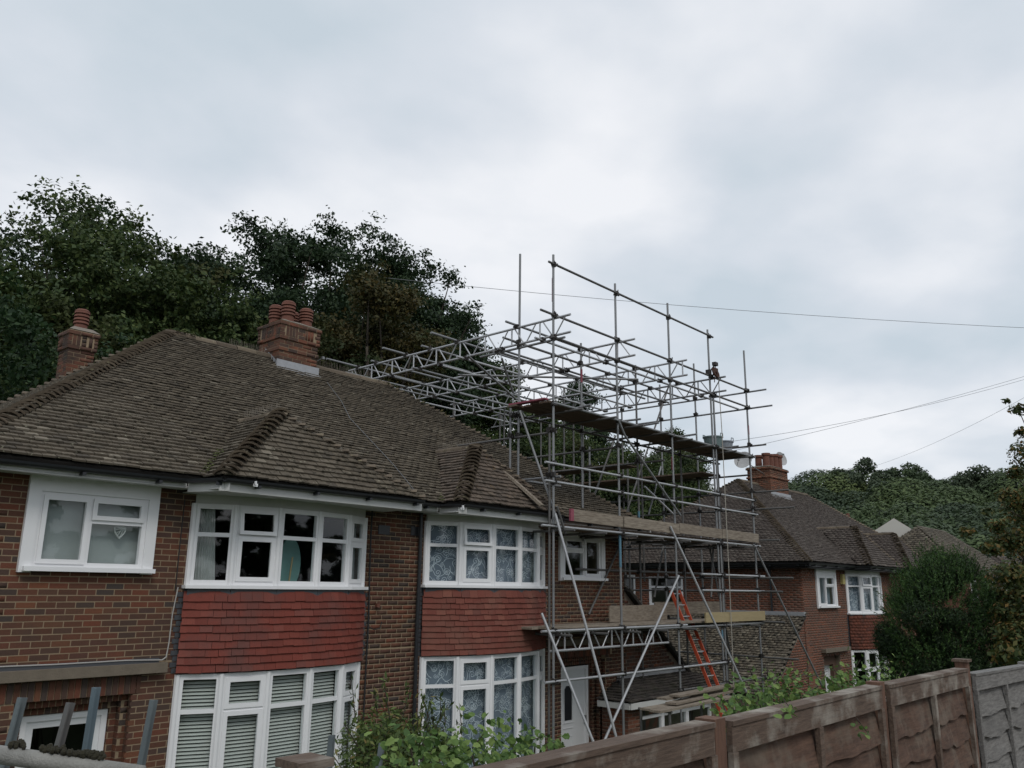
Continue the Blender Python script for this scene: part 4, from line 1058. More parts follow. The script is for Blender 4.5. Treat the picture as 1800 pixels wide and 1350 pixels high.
# tubes running back from the street side
tr = []
for z in (3.44, 1.08, -.82):
    x = 12.9 if z > 2 else 12.6
    while x < 20.9:
        if not (z == 3.44 and False): tr.append((x, 9.62+rj(.06), 11.25+rj(.15), z, 'steel_dull'))
        x += 1.08
for (y0, y1, z, mt) in [(9.40, 16.2, 5.28, 'steel'), (9.26, 13.6, 4.82, 'steel'), (9.50, 11.5, 3.79, 'steel_dull'), (8.85, 14.9, 2.10, 'steel_dull'), (8.95, 15.2, 2.55, 'steel_dull'), (9.3, 14.0, 1.29, 'steel_dull'), (9.0, 15.4, .34, 'steel_dull'),
                        (9.3, 14.8, 0, 'steel_dull'), (9.0, 13.6, -1.62, 'steel_dull'), (9.3, 16.0, -.75, 'steel_dull'), (10.0, 16.5, 3.02, 'steel_dull')]:
    tr.append((20.86, y0, y1, z, mt))
tr += [(16.86, 10.2, 16.9, 2.95, 'steel_dull'), (18.86, 10.2, 16.5, 1.05, 'steel_dull'), (12.46, 9.7, 12.0, 5.30-.48, 'steel'), (12.44, 9.8, 11.1, 2.08, 'steel'), (12.44, 9.9, 13.4, 2.95, 'steel_dull'), (14.66, 9.9, 14.2, 2.95, 'steel_dull')]
for (x, y0, y1, z, mt) in tr: tube_obj('transom', (x, y0, z), (x, y1, z), mt)
for (x, y0, y1, z, mt) in tr:
    for (sx, sy, a, b, _) in stand:
        if abs(sx-x) < .12 and y0 < sy < y1 and a < z < b: coupler(sx, sy, z+.04)
# lattice beams of the temporary roof
def lattice(x, y0, y1, zt, zb, seed, mt='steel_light', flat=None):
    f = (lambda t, z: (x, y0+t, z)) if flat is None else (lambda t, z: (x+t, y0, z))
    L = (y1-y0) if flat is None else flat
    b = tube_obj('lattice_beam', f(0, zt), f(L, zt), mt); tube_obj('bottom_chord', f(.0, zb), f(L, zb), mt, parent=b)
    t = .12; k = seed
    while t < L-.1:
        k += 1
        if k % 3 == 0: tube_obj('lattice_bar', f(t, zt), f(t, zb), mt, .017, parent=b); t += .10
        else:
            e_ = t+.26
            if e_ > L: break
            a, c = (zt, zb) if k % 2 else (zb, zt)
            if k % 3 == 1: a, c = zt, zb
            else: a, c = zb, zt
            tube_obj('lattice_bar', f(t, a), f(e_, c), mt, .014, parent=b); t = e_+.07
    return b
for i, (x, a, b) in enumerate(((12.45, 9.55, 16.55), (14.65, 9.5, 17.1), (16.85, 9.5, 17.4), (18.85, 9.55, 17.6))):
    lattice(x, a, b, 5.26, 4.90, i, 'steel_light' if i < 3 else 'steel')
lattice(12.35, 10.0, 0, -.76, -1.10, 1, 'steel_light', flat=4.1)
for y, xa, xb, mt in ((10.95, 12.1, 18.9, 'steel'), (11.75, 12.9, 20.9, 'steel_dull'), (12.70, 11.65, 19.1, 'steel'), (13.6, 12.2, 18.9, 'steel'), (14.42, 11.75, 19.0, 'steel'), (15.5, 12.3, 19.0, 'steel'), (16.2, 11.5, 19.1, 'steel'), (16.9, 12.6, 19.2, 'steel')):
    tube_obj('purlin', (xa, y, 5.315), (xb, y+rj(.06), 5.315), mt)
    for x in (12.45, 14.65, 16.85, 18.85):
        if xa < x < xb: coupler(x, y, 5.29)
for y, xa, xb in ((10.25, 12.2, 20.9), (11.35, 12.3, 19.0), (11.5, 12.35, 18.2), (12.45, 12.2, 18.9), (13.25, 12.4, 18.9), (13.9, 12.2, 19.0), (14.9, 12.3, 18.9), (15.75, 12.4, 19.0), (16.4, 12.3, 18.9)):
    tube_obj('purlin', (xa, y, 4.855), (xb, y+rj(.08), 4.855), 'steel' if int(y*10) % 2 else 'steel_light')
    for x in (12.45, 14.65, 16.85, 18.85):
        if xa < x < xb: coupler(x, y, 4.87)
for (p, q) in ((at(805, 659, Z=4.78), at(1122, 667, Z=4.78)), (at(822, 565+60, Z=4.7), at(905, 700, Z=4.2)), (at(882, 630, Z=4.7), at(902, 690, Z=4.1))):
    tube_obj('brace', p, q, 'steel')
# braces and rakers
for (a, ya, b, yb, mt) in [((914, 722), 10.6, (985, 932), 9.88, 'steel'), ((976, 903), 9.86, (1086, 1306), 8.9, 'steel_light'), ((979, 890), 9.84, (994, 938), 9.84, 'steel_dull'), ((952, 1078), 9.86, (1046, 1312), 9.0, 'steel_light'),
                           ((1193, 1012), 9.82, (1058, 1312), 9.0, 'steel_light'), ((1087, 738), 9.84, (1098, 765), 9.84, 'steel'), ((1098, 765), 9.84, (1196, 906), 9.84, 'steel'), ((1178, 925), 9.82, (1312, 1216), 9.0, 'steel_light'), ((1325, 957), 9.85, (1446, 1208), 9.2, 'steel'),
                           ((1133, 855), 11.2, (1185, 905), 10.9, 'steel_light'), ((1175, 680), 12.2, (1100, 905), 12.2, 'steel_dull'), ((1082, 766), 11.6, (1040, 885), 11.6, 'steel_dull'), ((1162, 820), 13, (1140, 905), 13, 'steel'),
                           ((1172, 925), 11.3, (1150, 1050), 10.9, 'steel_dull'), ((1098, 940), 10.9, (1035, 1080), 10.9, 'steel_dull'), ((1240, 925), 11, (1290, 1180), 10.6, 'steel_dull'), ((1255, 930), 11, (1250, 1050), 10.6, 'steel_dull')]:
    tube_obj('brace', at(*a, Y=ya), at(*b, Y=yb), mt)
# boards
def board(name, p0, p1, wdt, th, mat, across=None, label=None):
    p0, p1 = V3(p0), V3(p1); d = p1-p0; L = d.length; d.normalize()
    a = V3(across) if across else V3((0, 0, 1)).cross(d).normalized()
    a = (a-d*a.dot(d)).normalized(); n = d.cross(a)
    m = Matrix(fr(d*L, a*wdt, n*th, (p0+p1)/2).tolist())
    return link(name, unitbox(M[mat], name), SC, m, label=label)
def deck(x0, x1, y0, z, n, mat, stag=True, Lb=3.9):
    for k in range(n):
        y = y0+.115+k*.232; x = x0+rj(.12)
        while x < x1-.2:
            e_ = min(x+Lb*random.uniform(.55, 1), x1+rj(.08))
            board('scaffold_board', (x, y, z+rj(.006)), (e_, y+rj(.01), z+rj(.006)), .225, .038, mat); x = e_+.01
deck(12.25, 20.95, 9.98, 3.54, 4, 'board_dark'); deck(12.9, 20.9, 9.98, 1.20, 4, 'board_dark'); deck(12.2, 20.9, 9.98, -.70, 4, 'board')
for k in range(4):
    x = 20.0+.115+k*.232; y = 10.95
    while y < 16.4:
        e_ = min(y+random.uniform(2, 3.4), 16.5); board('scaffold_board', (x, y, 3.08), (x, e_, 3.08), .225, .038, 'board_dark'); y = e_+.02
for k in range(3):
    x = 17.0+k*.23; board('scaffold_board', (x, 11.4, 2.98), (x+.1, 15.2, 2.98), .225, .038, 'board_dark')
for a, b, mt, z in ((12.82, 14.56, 'board', 1.375), (14.62, 16.82, 'board', 1.36), (16.84, 18.84, 'board', 1.36), (18.86, 20.82, 'board', 1.35)):
    board('toe_board', (a, 9.86, z+.012), (b, 9.86, z-.01), .225, .038, mt, across=(0, 0, 1))
board('end_band', (12.80, 9.86, 1.387), (12.90, 9.86, 1.387), .229, .042, 'pink', across=(0, 0, 1), label='pink painted end of the toe board')
board('end_band', (12.22, 9.97, 3.575), (12.22, 10.9, 3.575), .12, .03, 'pink', label='pink painted board ends of the top lift')
for a, b, y, z, wd_ in ((17.86, 19.05, 9.86, -.60, .225), (19.05, 20.93, 9.86, -.60, .225)): board('toe_board', (a, y, z), (b, y, z), wd_, .038, 'board_yellow', across=(0, 0, 1))
board('toe_board', (15.1, 10.6, -.50), (17.9, 10.9, -.50), .34, .02, 'board', across=(0, 0, 1)); board('toe_board', (17.6, 11.05, -.42), (21.0, 11.05, -.42), .30, .02, 'board', across=(0, 0, 1))
board('prop_board', at(886, 829, Y=10.72), at(953, 889, Y=9.97), .15, .045, 'board')
for x in (13.3, 15.15, 15.75, 17.5, 19.65): tube_obj('transom', (x, 9.68+rj(.05), 3.605), (x+rj(.15), 10.5+rj(.3), 3.61), 'steel')

# ladder
def ladder(foot, top, width, n, lab):
    t = thing('ladder', lab, 'ladder', tuple(foot)); foot, top = V3(foot), V3(top); d = top-foot; s = V3((1, 0, 0))*(width/2)
    dn = d.normalized(); fw = s.normalized().cross(dn)
    for sg in (-1, 1):
        a = s.normalized(); m = Matrix(fr(a*.028, fw*.075, d, (foot+top)/2+s*sg).tolist()); link('stile', unitbox(M['orange'], 'stile'), t, m)
    for i in range(n):
        c = foot.lerp(top, (i+.7)/n); tube_obj('rung', c-s, c+s, 'steel_light', .015, parent=t)
ladder((18.0, 9.12, -3.6), (18.0, 10.72, .0), .37, 14, 'orange ladder leaning up through the scaffold lifts to the boards')
# gin wheel, rope, tubs
gw = thing('gin_wheel', 'rusty round pulley wheel bracketed near the top of a scaffold pole', 'pulley', (19.0, 9.85, 5.45))
c = V3(at(1258, 655, Y=9.8)); m = MB()
for k in range(18):
    a, b = 2*math.pi*k/18, 2*math.pi*(k+1)/18
    f = lambda q, R_: c+V3((math.cos(q)*R_, math.sin(q)*R_*.35, math.sin(q)*R_))
    m.tube(f(a, .125), f(b, .125), .028, n=6)
for k in range(5):
    a = 2*math.pi*k/5; m.tube(c, c+V3((math.cos(a)*.12, math.sin(a)*.042, math.sin(a)*.12)), .014, n=5)
m.tube(c-V3((0, .05, 0)), c+V3((0, .05, 0)), .03, n=8); m.build('wheel', M['rust'], gw)
m = MB(); m.tube(at(1256, 672, Y=9.8), c+V3((0, 0, .16)), .012, n=5); m.box(c.x-.10, c.x+.10, c.y-.02, c.y+.02, c.z-.09, c.z+.12); m.build('wheel_guard', M['rust'], gw)
m = MB(); p = at(1246, 655, Y=9.9); q = at(1257, 641, Y=9.8); m.tube(p, q, .02, n=6); m.box(q.x-.07, q.x+.07, q.y-.05, q.y+.05, q.z-.03, q.z+.06); m.box(p.x-.06, p.x+.03, p.y-.06, p.y+.06, p.z-.07, p.z+.07); m.build('bracket', M['coupler'], gw)
o = MB().path([c+V3((.13, 0, -.02)), at(1269, 760, Y=9.8), at(1276, 900, Y=9.8), at(1283, 1040, Y=9.8), at(1289, 1180, Y=9.8), at(1291, 1260, Y=9.8)], .011, n=5).build('hoist_rope', M['rope']); tag(o, 'pale hoist rope hanging from the rusty pulley wheel', 'rope')
def tub(name, lab, x, y, z, r, h, mat):
    t = thing(name, lab, 'tub', (x, y, z), 'tubs on the top lift of boards'); m = MB(); m.lathe((x, y, 0), [(r*.75, z), (r, z+h), (r*1.06, z+h), (r*1.06, z+h-.03), (r*.95, z+h-.03), (r*.7, z+.03)], 18); m.build('tub_body', M[mat], t)
    m = MB()
    for s in (-1, 1):
        pts = [V3((x+s*r*.25, y+s*r, z+h)), V3((x+s*r*.2, y+s*r*1.02, z+h+.07)), V3((x-s*r*.2, y+s*r*1.02, z+h+.07)), V3((x-s*r*.25, y+s*r, z+h))]; m.path(pts, .012, 5)
    m.build('handle', M[mat], t)
tub('builders_tub', 'dark green rubber tub on the top boards beside the scaffold pole', 19.55, 10.35, 3.56, .25, .34, 'tub')
tub('builders_tub', 'pale grey rubber tub on the top boards, right of the green one', 20.15, 10.35, 3.56, .24, .30, 'tub_grey')
m = MB(); c = V3(at(1292, 905, Y=9.7)); 
# trestle with boards stacked on it in front of the porch
tt = thing('trestle_table', 'low trestle loaded with loose scaffold boards in front of the porch windows', 'trestle', (14.6, 8.6, -3.6))
def leg(x, y, s): return MB().tube((x, y, -3.6), (x+s, y, -2.1), .025, n=6).build('leg', M['steel_dull'], tt)
for x in (13.7, 15.9):
    for y, s in ((8.35, .0), (8.95, .0)): leg(x, y, s)
    MB().tube((x, 8.3, -2.1), (x, 9.0, -2.1), .025, n=6).build('crossbar', M['steel_dull'], tt)
for k, (x0, x1, y, z, dy) in enumerate(((13.3, 16.2, 8.4, -2.06, .05), (13.4, 16.0, 8.66, -2.06, -.02), (14.0, 16.6, 8.5, -2.0, .18), (14.1, 16.8, 8.75, -1.95, .0), (14.3, 16.7, 8.6, -1.90, .1))):
    p0, p1 = V3((x0, y, z)), V3((x1, y+dy, z+.01)); d = (p1-p0); Lb = d.length; d.normalize(); a = V3((0, 0, 1)).cross(d)
    o = link('loose_board', unitbox(M['board'], 'loose_board'), None, Matrix(fr(d*Lb, a*.225, V3((0, 0, 1))*.038, (p0+p1)/2).tolist()))
    tag(o, ('front lower', 'rear lower', 'front middle', 'rear upper', 'topmost')[k]+' loose scaffold board of the pile on the trestle', 'board', 'loose boards on the trestle')

# ------------------------------------------------------------------ the farther pair of houses
H2 = thing('semi_detached_house', 'farther brick pair of houses with dark hipped roof, partly hidden by scaffold and conifer', 'house', (34, 15, -4.2))
A2, B2, F2, G2 = 26.85, 41.8, 11.3, -4.3
E2Y, E2Z, R2Y, R2Z = 10.88, .93, 15.38, 4.30; S2 = (R2Z-E2Z)/(R2Y-E2Y)
O2 = V3((0, F2, 0)); p2 = bay_points(32.15, F2, 1.05, 1.3)
W2 = (27.92, 29.62, -.50, .72); D2 = (28.15, 29.55, G2, -2.05)
op2 = [W2, D2, (p2[0].x, p2[-1].x, G2, .75)]
m = MB(); mortar_wall(m, O2, X_, FN, A2, B2, G2, .78, op2)
sw = (12.2, 18.9)
opS = [(4.35, 5.75, -.52, .48), (6.35, 6.95, -.52, .55)]          # along Y from the front corner
mortar_wall(m, V3((A2, F2, 0)), Y_, V3((-1, 0, 0)), .28, 8.1, G2, .78, opS)
m.box(A2+.3, B2, 19.0, 19.3, G2, .78); m.box(B2-.28, B2, F2+.28, 19, G2, .78)
w2 = m.build('wall', M['mortar_grey'], H2)
b2 = brick_wall(O2, X_, FN, A2, B2, G2, .78, op2)
b2s = brick_wall(V3((A2, F2, 0)), Y_, V3((-1, 0, 0)), 0, 8.1, -2.9, .78, opS)
pieces('brick', unitbox(M['brick_far'], 'brick'), b2s+b2, w2, 200)
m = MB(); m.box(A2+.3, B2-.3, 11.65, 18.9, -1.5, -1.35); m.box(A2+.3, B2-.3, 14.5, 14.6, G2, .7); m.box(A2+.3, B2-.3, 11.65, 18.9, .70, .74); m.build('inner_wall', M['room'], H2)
casement(H2, O2, W2, False, 'net')
bay(H2, 32.15, 1.3, F2, -.70, .62, .22, -1.92, -.80, G2, -1.95, -2.6, 1.05, 'hung_far', ('net', None), None, 40, near=False)
OS = V3((A2, F2, 0)); NS = V3((-1, 0, 0))
for (a, b, c_, e_) in opS:
    m = MB(); frame_light(m, OS, Y_, NS, a, b, c_, e_, .07, .07, .02)
    if b-a > 1: m.obox(OS, Y_, NS, (a+.07, b-.07), (-.05, .015), (e_-.40, e_-.33))
    wd = m.build('window', M['upvc'], H2); pane(OS, Y_, NS, a+.07, b-.07, c_+.07, e_-.07, wd)
m = MB(); m.box(28.0, 30.2, F2-.16, F2+.02, -1.92, -1.80); m.build('ledge', M['stone'], H2)
m = MB(); m.box(28.15, 28.45, F2+.15, F2+.4, G2, -2.05); m.box(29.3, 29.55, F2+.15, F2+.4, G2, -2.05); m.box(28.45, 29.3, F2+.15, F2+.4, -2.35, -2.05); m.build('reveal', M['reveal'], w2)
front_door(H2, 28.45, 29.3, G2, -2.35, F2+.3, False, 'door')
MB().box(30.12, 30.34, F2-.10, F2-.005, .28, .62).build('alarm_box', M['yellow'], H2)
b2A = dict(xc=32.0, zr=2.35, ya=11.35, xL=30.55, xR=33.9, ye=10.42, ze=.92); b2B = dict(xc=36.4, zr=2.35, ya=11.35, xL=34.9, xR=38.0, ye=10.42, ze=.92)
def under2(b):
    yb = E2Y+(b['zr']-E2Z)/S2
    def h(p):
        if not (b['xL'] < p.x < b['xR'] and p.y < yb): return False
        z = E2Z+(p.y-E2Y)*S2
        k = (b['xc']-p.x)/(b['xc']-b['xL']) if p.x < b['xc'] else (p.x-b['xc'])/(b['xR']-b['xc'])
        return z < b['zr']-(b['zr']-b['ze'])*k-.07
    return h
roof2, _ = hip_roof(H2, 26.42, 42.2, E2Y, E2Z, 30.95, 37.5, R2Y, R2Z, 'tile_far', [under2(b2A), under2(b2B)], None, 0)
for b in (b2A, b2B): bay_roof(H2, roof2, b['xc'], b['zr'], b['ya'], b['xL'], b['xR'], b['ye'], b['ze'], E2Y, E2Z, S2, 'tile_far', 0)
eaves(H2, [(26.42, 19.3, 0), (26.42, E2Y, 0), (30.5, E2Y, 0), (30.62, 10.40, 0), (33.9, 10.40, 0), (34.0, E2Y, 0), (34.8, E2Y, 0), (34.9, 10.4, 0), (38, 10.4, 0), (38.1, E2Y, 0), (42.2, E2Y, 0)], E2Z, F2, fasc='black')
m = MB(); m.box(26.46, 26.9, E2Y, 19.3, .74, .75); m.box(26.9, 42, E2Y+.05, F2+.02, .75, .76); m.box(30.62, 33.88, 10.45, E2Y+.05, .745, .755); m.build('soffit', M['black'], H2)
MB().tube((26.8, 12.35, .8), (26.8, 12.35, -2.6), .035, n=8).build('downpipe', M['black'], H2)
chimney(H2, 32.6, 34.3, 14.75, 15.75, 3.6, [(4.55, 4.63, .04, False), (4.92, 5.0, .05, False)], 5.02, 'brick_orange',
        [(32.85, 15.0, .55, .16, True), (33.25, 15.0, .55, .16, True), (33.65, 15.0, .6, .17, True), (34.05, 15.0, .6, .17, True), (33.2, 15.5, .55, .16, True), (33.9, 15.5, .6, .16, True)], near=60)
zf = E2Z+(14.75-E2Y)*S2
m = MB(); m.poly([V3((32.45, 14.5, zf-.14)), V3((34.45, 14.5, zf-.14)), V3((34.4, 14.74, zf+.06)), V3((32.5, 14.74, zf+.06))], .012, (0, -.6, .8)); m.box(32.5, 34.4, 14.70, 14.73, zf, zf+.15)
m.poly([V3((32.36, 14.45, zf-.16)), V3((32.58, 14.45, zf-.16)), V3((32.58, 15.4, zf+.52)), V3((32.36, 15.4, zf+.52))], .012, (0, -.6, .8)); m.build('flashing', M['lead'], roof2)
dish('satellite_dish', 'pale satellite dish fixed to the chimney of the farther house, beside a scaffold pole', V3(at(1306, 808, Y=14.9)), .33, (-.9, -.25, .25), 'dish', (32.6, 15.0, 4.7))
dish('satellite_dish', 'small grey dish standing behind the chimney pots of the farther house', V3(at(1374, 806, Y=15.6)), .30, (-.3, -.9, .2), 'dish', (34.1, 15.6, 4.9))
# catslide lean-to on its near side
q = [V3((24.05, 11.25, -2.95)), V3((24.05, 18.6, -2.95)), V3((26.84, 18.6, -.72)), V3((26.84, 11.25, -.72))]
u = MB(); underlay(u, q); lr2 = u.build('lean_to_roof', M['underlay'], H2)
ts, _ = roof_face(q, q[0], q[1], g=.11, wob=1.25); pieces('roof_tile', unitbox(M['tile_lichen'], 'roof_tile'), ts, lr2, 150)
m = MB(); m.box(26.72, 26.86, 11.25, 18.6, -.74, -.62); m.build('flashing', M['lead'], lr2)
m = MB(); m.poly([V3((24.1, F2+.02, G2)), V3((26.84, F2+.02, G2)), V3((26.84, F2+.02, -.80)), V3((24.1, F2+.02, -3.0))], .2, (0, -1, 0)); m.build('lean_to_wall', M['mortar_grey'], H2)
bl = [t for t in brick_wall(V3((0, F2+.02, 0)), X_, FN, 24.1, 26.84, G2, -.8) if t[2, 3] < -.85-(26.84-t[0, 3]+.1)*.8]
pieces('brick', unitbox(M['brick_far'], 'brick'), bl, w2, 0)
MB().box(24.1, 24.15, F2+.2, 18.6, G2, -2.9).build('lean_to_side', M['mortar_grey'], H2)

# farther buildings down the road
fh = thing('rendered_house', 'cream rendered gable end showing between the far roofs', 'house', (60, 20, -5))
ga = V3(at(1571, 911, X=60)); hw = 3.0; gd = V3((ga.x, ga.y, 0)).normalized(); gp = V3((-gd.y, gd.x, 0)); zz = lambda p, z: V3((p.x, p.y, z)); ge = ga.z-1.9
L_, R_g = ga+gp*hw, ga-gp*hw
m = MB(); m.poly([zz(L_, -5), zz(R_g, -5), zz(R_g, ge-.25), ga, zz(L_, ge)], 8, -gd); m.build('gable_wall', M['render_cream'], fh)
for q, zq in ((ga+gp*(hw+.1), ge-.05), (ga-gp*(hw+.1), ge-.3)):
    m = MB(); m.poly([zz(ga+gd*.1, ga.z+.03), zz(q+gd*.1, zq), zz(q+gd*8.2, zq), zz(ga+gd*8.2, ga.z+.03)], .10, (0, 0, 1)); m.build('roof', M['tile_far'], fh)
def far_house(lab, x0, x1, y0, y1, ez, rz_, gz, tile, mat, chim=None, label2=None):
    t = thing('far_house', lab, 'house', ((x0+x1)/2, (y0+y1)/2, gz)); MB().box(x0+.4, x1-.4, y0+.4, y1-.4, gz, ez).build('wall', M[mat], t)
    h = (y1-y0)/2; c = [V3((x0, y0, ez)), V3((x1, y0, ez)), V3((x1, y1, ez)), V3((x0, y1, ez))]; a, b = V3((x0+h, y0+h, rz_)), V3((x1-h, y0+h, rz_))
    u = MB()
    for p in ([c[0], c[1], b, a], [c[1], c[2], b], [c[2], c[3], a, b], [c[3], c[0], a]): underlay(u, p)
    rf = u.build('roof', M['underlay'], t); al = []
    for p, e0, e1 in (([c[0], c[1], b, a], c[0], c[1]), ([c[3], c[0], a], c[3], c[0])): al += roof_face(p, e0, e1, w=.3, g=.2, th=.03)[0]
    pieces('roof_tile', unitbox(M[tile], 'roof_tile'), al, rf, 0)
    if chim:
        m = MB(); m.box(*chim); ch = m.build('chimney', M['brick_far'], t)
        m = MB(); cx, cy = (chim[0]+chim[1])/2, (chim[2]+chim[3])/2; m.lathe((cx, cy, 0), [(.14, chim[5]), (.12, chim[5]+.45)], 8); m.build('chimney_pot', M['clay'], ch)
    for x in np.arange(x0+1.2, x1-1.5, 2.6):
        O = V3((0, y0+.4, 0)); m = MB(); frame_light(m, O, X_, FN, x, x+1.3, ez-1.4, ez-.2, .09, .06, .03); wd = m.build('window', M['upvc'], t); pane(O, X_, FN, x+.09, x+1.21, ez-1.31, ez-.29, wd, .01, 'glass_dark')
    return t
far_house('mossy hipped roof with pale ridge beyond the conifer, right of the cream gable', 55.0, 69.0, 13.0, 20.5, 1.0, 4.2, -5, 'tile_lichen', 'brick_far')
far_house('distant brown roofed house down the hill at the right', 74, 90, 12.5, 20.5, -.2, 3.0, -6, 'tile_far', 'brick_far')
c = at(1513, 905, Y=22)
far_house('house mostly hidden behind the dark roof, only its red brick chimney showing', c.x-6, c.x+6, 19, 27, 1.2, 4.0, -5, 'tile_far', 'brick_far', (c.x-.4, c.x+.4, 22.6, 23.3, 3, c.z-.3))
c = at(1500, 990, Y=30)

# ------------------------------------------------------------------ vegetation
def quads(C, Nrm, size, rng, asp=1.0, up=None):
    """leaf blades: one bent rhombus each at centres C"""
    n = len(C); r = rng.normal(size=(n, 3)) if up is None else up+rng.normal(size=(n, 3))*.35
    Nn = Nrm/np.linalg.norm(Nrm, axis=1, keepdims=True)
    T = r-(r*Nn).sum(1, keepdims=True)*Nn; T /= np.linalg.norm(T, axis=1, keepdims=True)+1e-9
    B = np.cross(Nn, T); s = size*rng.uniform(.6, 1.3, (n, 1))
    V = np.stack([C-T*s, C+B*s*asp*.55+Nn*s*.12, C+T*s, C-B*s*asp*.55+Nn*s*.12], 1).reshape(-1, 3)
    F = np.arange(4*n).reshape(-1, 4)
    return V, F
def leafmesh(name, V, F, mat, parent=None, kind=None):
    me = bpy.data.meshes.new(name); fast_mesh(me, V, F); me.materials.append(mat); return link(name, me, parent, None, kind)
def lobes_in(c, R, n, rng, rl, shell=.62, squash=.75):
    d = rng.normal(size=(n, 3)); d /= np.linalg.norm(d, axis=1, keepdims=True)
    k = rng.uniform(shell, .97, (n, 1))**.7
    P = np.array(c)+d*k*np.array(R); r = rl*rng.uniform(.6, 1.25, n)*min(R)
    return P, r
def cloud(P, r, n, size, rng, squash=.7, asp=1.0, flat=.5, fill=.5, per=0, spread=2.1):
    """leaves through a set of lobes; with per > 0 they gather in twigs of about that many leaves"""
    w = r**2/np.sum(r**2); nc = max(1, n//per) if per else n
    idx = rng.choice(len(P), nc, p=w)
    d = rng.normal(size=(nc, 3)); d /= np.linalg.norm(d, axis=1, keepdims=True)
    rr_ = rng.uniform(fill, 1.05, (nc, 1))
    C = P[idx]+d*rr_*r[idx][:, None]*np.array([1, 1, squash])
    if per:
        k = rng.integers(0, nc, n); sc_ = size*spread*rng.uniform(.6, 1.5, (nc, 1)); C = C[k]+rng.normal(size=(n, 3))*sc_[k]*np.array([1, 1, .6]); d = d[k]
    Nn = d*.6+rng.normal(size=(len(C), 3))*flat+np.array([0, 0, .35])
    return quads(C, Nn, size, rng, asp)
def limb_tree(root, base, tips, r0, rng, name='trunk', fork=.45, mat='bark'):
    m = MB(); base = V3(base); mean = sum((V3(t) for t in tips), V3((0, 0, 0)))/len(tips); f = base.lerp(mean, fork); f.x = base.x+(f.x-base.x)*.4; f.y = base.y+(f.y-base.y)*.4
    mid = base.lerp(f, .5)+V3((rng.normal()*.12, rng.normal()*.12, 0)); m.tube(base-V3((0, 0, .4)), mid, r0*1.15, r0*.9, 9); m.tube(mid, f, r0*.9, r0*.7, 9)
    o = m.build(name, M[mat], root, True); lm = MB()
    for t in tips:
        t = V3(t); a = f.lerp(t, .4)+V3((rng.normal()*.3, rng.normal()*.3, rng.uniform(0, .5))); b = f.lerp(t, .75)+V3((rng.normal()*.25, rng.normal()*.25, rng.uniform(0, .3)))
        q = r0*rng.uniform(.32, .5); lm.tube(f, a, q, q*.7, 6); lm.tube(a, b, q*.7, q*.4, 5); lm.tube(b, t, q*.4, q*.12, 4)
        for k in range(3):
            s_ = a.lerp(b, rng.uniform(0, 1)); lm.tube(s_, s_+V3((rng.normal()*.9, rng.normal()*.9, rng.uniform(-.1, 1.0))), q*.3, q*.08, 4)
    lm.build('limbs', M[mat], root, True)
def tree(name, label, cat, px, top, Y, rx_, rz_, mat, nleaf, leaf, seed, nl=46, rl=.26, group=None, shell=.45, depth=1.0, r0=.28, extra=None, shellmin=None, fill=.45):
    rng = np.random.default_rng(seed)
    t = at(px, top, Y=Y); cx, cy, zt = t.x, t.y, t.z
    bz = hgt(cx, cy); c = (cx, cy, zt-rz_*1.02)
    root = thing(name, label, cat, (cx, cy, bz), group)
    P, r = lobes_in(c, (rx_, rx_*depth, rz_), nl, rng, rl, shell)
    if extra:
        for (u, v, Y2, rad_) in extra:
            q = at(u, v, Y=Y2); P = np.vstack([P, [q.x, q.y, q.z]]); r = np.append(r, rad_)
    V, F = cloud(P, r, nleaf, leaf, rng, fill=fill, per=38)
    leafmesh('crown', V, F, M[mat], root)
    tips = [tuple(P[i]) for i in rng.choice(nl, min(nl, 14), False)]
    limb_tree(root, (cx, cy, bz), tips, r0, rng)
    return root
TG = 'tall trees behind the houses'
